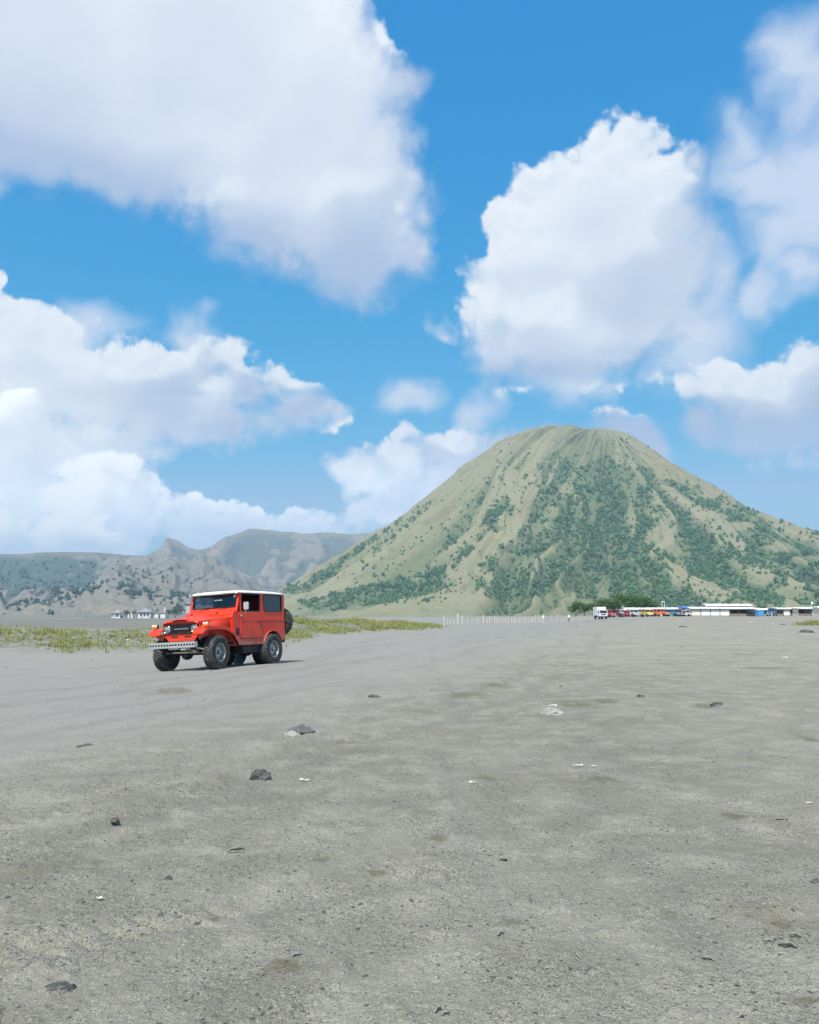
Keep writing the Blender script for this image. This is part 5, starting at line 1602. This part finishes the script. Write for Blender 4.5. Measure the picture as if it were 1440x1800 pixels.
d = 445; x = sx(256, d)
hs = empty('house', (x, d, gz(x, d)))
MB().box(-3.4, 3.4, -2.4, 2.4, -.3, 3.3).build('wall', m_plaster, hs, .03)
for wx in (-1.6, .2, 2.0):
    w_ = MB().box(wx - .55, wx + .55, -2.44, -2.38, .9, 2.6).build('window', m_win, hs)
    MB().box(wx - .65, wx + .65, -2.46, -2.40, .78, .9).build('sill', m_plaster, w_)
pyramid_roof(hs, 6.8, 4.8, 3.3, 5.2, .9)
MB().prism([(-6.4, 1.3), (-3.3, 2.4), (-3.3, 2.55), (-6.4, 1.45)], -2.3, 1.5).build('porch_roof', m_roof, hs)
for wx in (-6.2, -4.8): MB().box(wx - .1, wx + .1, -2.2, -2.0, -.3, 1.35).build('porch_post', m_plaster, hs)
tag(hs, 'pale house with hipped grey roof and a white porch roof', 'house')
d = 440; x = sx(282, d)
h2 = empty('house', (x, d, gz(x, d)))
MB().box(-2.6, 3.2, -2.0, 2.0, -.3, 2.6).build('wall', m_plaster, h2, .03)
MB().prism([(-3.0, 2.6), (.3, 3.9), (3.6, 2.6)], -2.4, 2.4).build('roof', m_slate, h2)
MB().box(-.5, .5, -2.04, -1.98, 0, 2.0).build('door', m_win, h2)
tag(h2, 'low pale house with gable roof just left of the jeep', 'house')
d = 448; x = sx(289.5, d)
sp_ = empty('spire', (x, d, gz(x, d)))
MB().loft([[(r * c, r * s_, z) for c, s_ in ((-1, -1), (1, -1), (1, 1), (-1, 1))] for r, z in ((.55, -.3), (.5, 2.2), (.3, 2.4), (.28, 5.0), (.05, 6.4))], closed=True, caps=True).build('shaft', m_plaster, sp_)
MB().box(-.75, .75, -.75, .75, -.3, .8).build('base', m_plaster, sp_, .03)
tag(sp_, 'slim pale temple spire between the house and the jeep', 'spire')
for i in range(6):
    px_, hp = [(226, 4.0), (231.5, 5.5), (249, 1.6), (262, 1.6), (272, 1.6), (198, 2.2)][i]
    d = 430; x = sx(px_, d)
    g = empty('gate_pillar', (x, d, gz(x, d)))
    MB().box(-.35, .35, -.35, .35, -.3, hp * .45).build('shaft', m_plaster, g, .02)
    MB().box(-.48, .48, -.48, .48, hp * .45, hp * .45 + .18).build('cap', m_plaster, g, .02)
    tag(g, ['short pale gate pillar between pavilion and house', 'taller white gate pillar left of the porch', 'low wall pillar under the porch side of the house', 'low wall pillar before the house front', 'low wall pillar right of the house windows', 'low pillar left of the pavilion'][i], 'pillar', 'pillars of the temple court')
m_leaf_b = leafy('temple_tree_leaves', (.03, .06, .03), (.08, .12, .05), .15)
for i, (px_, d, h, w, con, lab) in enumerate([(222, 462, 5.2, 5.6, False, 'rounded grey-green tree between the pavilion and the house'), (237, 464, 6.0, 3.2, True, 'dark pointed tree left of the house'), (268, 468, 5.6, 3.4, True, 'dark pointed tree right behind the house'),
                                         (276, 475, 6.6, 4.0, True, 'taller dark conifer between the house and the spire'), (296, 470, 5.5, 6, False, 'spreading dark tree beside the spire'), (214, 450, 1.8, 2.6, False, 'low dark bush in front of the pavilion'), (309, 480, 7.5, 7.5, False, 'broad blue-green tree showing above the bonnet of the jeep')]):
    make_tree('temple_tree', sx(px_, d), d, h, w, 560 + i, lab, 'trees round the temple', 420, m_leaf_b, conic=con)

# ------------------------------------------------------------------ stones, clods and litter on the sand
m_stone_dark = plain('dark_lava', (.06, .062, .06), .9, 0, .5, 14, .01, dust=((.21, .205, .19), .75))
m_stone_pale = plain('pale_stone', (.30, .29, .26), .9, 0, .3, 12, .01)
m_stone_mid = plain('grey_lava', (.11, .112, .105), .9, 0, .5, 14, .01)
def stone(name, px_, py_, w, h, dpt, mat, label, seed, group=None, cap=None, cat='rock'):
    x, y = on_ground(px_, py_)
    rng = np.random.default_rng(seed)
    import bmesh
    bm = bmesh.new(); bmesh.ops.create_icosphere(bm, subdivisions=3, radius=1)
    co = np.array([v.co[:] for v in bm.verts])
    sh = lobed(rng, 10)(co)
    n = fbm(co[:, 0] * 2.2 + seed, co[:, 1] * 2.2 + co[:, 2] * 1.7, 4, seed)
    co = co * (sh * (.55 + .9 * n))[:, None] * np.array([w / 2, dpt / 2, h])
    co[:, 2] = np.where(co[:, 2] < 0, co[:, 2] * .35, co[:, 2])
    for v, c in zip(bm.verts, co): v.co = c
    me = bpy.data.meshes.new(name); bm.to_mesh(me); bm.free()
    me.polygons.foreach_set('use_smooth', [False] * len(me.polygons))
    o = link(name, me, mat)
    o.location = (x, y, gz(x, y) - .006); o.rotation_euler = (0, 0, rng.uniform(-.5, .5))
    return tag(o, label, cat, group)
stone('lava_rock', 462, 1368, .14, .07, .11, m_stone_dark, 'small jagged black lava rock in the left foreground', 1)
stone('lava_rock', 532, 1288, .24, .065, .2, m_stone_mid, 'flat dark grey rock with a pale crust at its foot, farther back', 2)
stone('pale_rock', 512, 1294, .17, .05, .12, m_stone_pale, 'pale lump of crust lying against the flat dark rock', 3)
stone('pale_rock', 967, 1256, .26, .07, .16, m_stone_pale, 'pale angular lump on the olive stain right of the middle', 4)
stone('lava_rock', 108, 1738, .10, .030, .075, m_stone_dark, 'dark crumbling clod near the bottom left corner', 5)
stone('lava_rock', 295, 1548, .055, .022, .04, m_stone_dark, 'little dark clod left of the middle foreground', 6)
stone('lava_rock', 202, 1442, .07, .025, .05, m_stone_dark, 'small dark clod in the wheel rut on the left', 7)
stone('lava_rock', 150, 1312, .16, .03, .10, m_stone_dark, 'dark flat clod on the packed road at the left', 8)
stone('lava_rock', 657, 1225, .16, .04, .10, m_stone_dark, 'dark clod on the road in the middle distance', 9)
stone('lava_rock', 1436, 1550, .06, .02, .04, m_stone_dark, 'dark chip cut by the right edge', 12)
stone('lava_rock', 1262, 1240, .14, .04, .09, m_stone_dark, 'dark clod on the right in the middle distance', 14)
stone('lava_rock', 1200, 1102, .9, .16, .5, m_stone_dark, 'low dark lump on the far sand in front of the long stall', 15)
stone('lava_rock', 1418, 1112, .9, .2, .5, m_stone_dark, 'dark lump on the far sand near the right edge', 16)
stone('lava_rock', 1128, 1226, .12, .05, .09, m_stone_dark, 'dark clod right of the pale angular lump', 17)
stone('lava_rock', 1376, 1098, .8, .12, .4, m_stone_dark, 'low dark lump on the far sand below the blue jeep', 18)

m_scrap = plain('dusty_paper', (.58, .57, .53), .8, 0, .2, 30)
def scrap(px_, py_, L, W, ang, label, seed, name='paper_scrap'):
    x, y = on_ground(px_, py_)
    rng = np.random.default_rng(seed)
    rows = []
    for i in range(7):
        t = i / 6 - .5
        wd = .65 * W * (1 - .5 * abs(t)) * rng.uniform(.7, 1.1)
        rows.append([(t * L, -wd / 2, .006 + rng.uniform(0, .35) * W), (t * L, 0, .010 + rng.uniform(0, .5) * W), (t * L, wd / 2, .006 + rng.uniform(0, .35) * W)])
    o = MB().loft(rows).build(name, m_scrap, None, solid=.003)
    o.location = (x, y, gz(x, y)); o.rotation_euler = (0, 0, ang)
    return tag(o, label, 'litter', 'white litter on the sand')
scrap(534, 1373, .10, .028, -.5, 'thin white scrap right of the black lava rock', 1)
scrap(1017, 1348, .09, .03, 0, 'white strip on the sand right of the middle, left of its twin', 2)
scrap(1045, 1348, .05, .02, .1, 'shorter white strip just right of the longer one', 3)
scrap(830, 1378, .06, .03, .3, 'small white scrap in the middle of the sand', 4)
scrap(972, 1243, .15, .06, .2, 'white plastic scrap caught on the pale angular lump', 5)
scrap(1381, 1157, .2, .08, 0, 'white scrap on the far sand at the right', 6)
scrap(175, 1583, .028, .020, .2, 'tiny white crumb in the lower left', 7)
scrap(1020, 1098, .6, .2, 0, 'white scrap on the far sand below the fence end', 8)
scrap(1322, 1097, .8, .3, 0, 'white scrap on the far sand in front of the open stall', 9)
scrap(1360, 1098, .6, .25, .2, 'white scrap on the far sand in front of the blue jeep', 10)
scrap(150, 1138, .16, .07, .2, 'white scrap on the sandy slope at the far left', 11)
scrap(102, 1133, .16, .07, .2, 'white scrap on the sandy slope left of the grass', 12)
scrap(222, 1149, .22, .08, -.2, 'white scrap at the foot of the bank near the jeep bumper', 13)
scrap(1423, 1414, .05, .02, .2, 'white crumb close to the right edge', 14)

# pebbles and crumbs too many to count
rng = np.random.default_rng(9)
Vs, Fs, b = [], [], 0
ico = np.array([(0, 0, 1), (.9, 0, .3), (.28, .85, .3), (-.72, .53, .3), (-.72, -.53, .3), (.28, -.85, .3), (0, 0, -.4)])
icf = np.array([(0, 1, 2), (0, 2, 3), (0, 3, 4), (0, 4, 5), (0, 5, 1), (6, 2, 1), (6, 3, 2), (6, 4, 3), (6, 5, 4), (6, 1, 5)])
n = 12000
pyy = 1083 + 760 * rng.uniform(.03, 1, n) ** 1.15
pxx = rng.uniform(-60, 1500, n)
Yp = FPX * EYE / (pyy - 1083); Xp = (pxx - 720) / 1453.5 * Yp
cl = fbm(Xp * .9, Yp * .6, 3, 301)
kp = rng.uniform(0, 1, n) < sstep(.40, .66, cl) * (1 - .55 * (pxx < 700 + (pyy - 1083) * -.9 + 300))
Xp, Yp = Xp[kp], Yp[kp]
sz = np.minimum(rng.lognormal(-5.85, .5, len(Xp)), .016) * np.clip(Yp / 6, .8, 4)
Zp = ground_z(Xp, Yp)
for x, y, z, s in zip(Xp, Yp, Zp, sz):
    t = rng.uniform(0, 6.28); c, sn = math.cos(t), math.sin(t)
    v = ico * (1 + .3 * rng.normal(size=(7, 1))) * np.array([s * rng.uniform(.8, 1.8), s, s * .7])
    Vs.append(np.stack([v[:, 0] * c - v[:, 1] * sn + x, v[:, 0] * sn + v[:, 1] * c + y, v[:, 2] + z - s * .05], 1)); Fs.append(icf + b); b += 7
m_peb, nt, p, out = new_mat('pebbles')
rn = nt.n('ShaderNodeNewGeometry').outputs['Random Per Island']
nt.put(p.inputs['Base Color'], nt.mix(nt.mr(rn, .55, 1), (.085, .083, .075), (.27, .26, .24))); nt.put(p.inputs['Roughness'], .95)
tag(link('pebbles', mesh_np('pebbles', np.vstack(Vs), np.vstack(Fs), smooth=False), m_peb), 'dark pebbles and crumbs of crust strewn over the sand', 'pebbles', kind='stuff')


# lifted flakes of crust that throw small dark shadows
m_flake = plain('sand_crust', (.24, .235, .21), .95, 0, .25, 20, .006)
def flake(px_, py_, L, W, lift, ang, label, seed):
    x, y = on_ground(px_, py_)
    rng = np.random.default_rng(seed)
    rows = []
    for i in range(9):
        t = i / 8 - .5
        wd = W * (1 - (2 * t) ** 2 * .7) * rng.uniform(.7, 1.15); yo = .25 * W * math.sin(i * 1.3 + seed)
        rows.append([(t * L, yo + wd * (q / 4 - .5), .002 + lift * (1 - q / 4) ** 2 * (1 - (2 * t) ** 2) + rng.uniform(0, .15) * lift) for q in range(5)])
    o = MB().loft(rows).build('crust_flake', m_flake, None, solid=.005)
    o.location = (x, y, gz(x, y) + .002); o.rotation_euler = (0, 0, ang)
    return tag(o, label, 'crust', 'lifted flakes of crust on the sand')
flake(1385, 1664, .075, .022, .020, -.35, 'longest lifted crust flake in the lower right corner area', 1)
flake(1398, 1648, .045, .016, .014, -.3, 'short crust flake just above the longest one, lower right', 2)
flake(1352, 1658, .04, .016, .012, -.2, 'small crust flake left of the longest one, lower right', 3)
flake(768, 1778, .040, .016, .018, .9, 'curled crust flake at the bottom edge left of the middle', 4)
flake(784, 1786, .032, .012, .012, .5, 'smaller crust flake beside the curled one at the bottom edge', 5)
flake(1372, 1443, .10, .03, .020, -.1, 'crust flake at the right, halfway down the sand', 6)
flake(1246, 1688, .05, .016, .014, -.5, 'crust flake left of the lower right group', 7)
flake(1298, 1790, .05, .018, .014, .6, 'crust flake at the bottom edge on the right', 8)
flake(880, 1645, .045, .014, .014, .7, 'crust flake in the middle foreground', 9)
flake(520, 1681, .05, .014, .012, .5, 'crust flake beside the olive stain near the bottom', 10)
flake(884, 1513, .06, .02, .016, .2, 'crust flake in the centre of the sand', 11)
flake(415, 1496, .10, .03, .022, .35, 'crust flake left of centre above the little clod', 12)
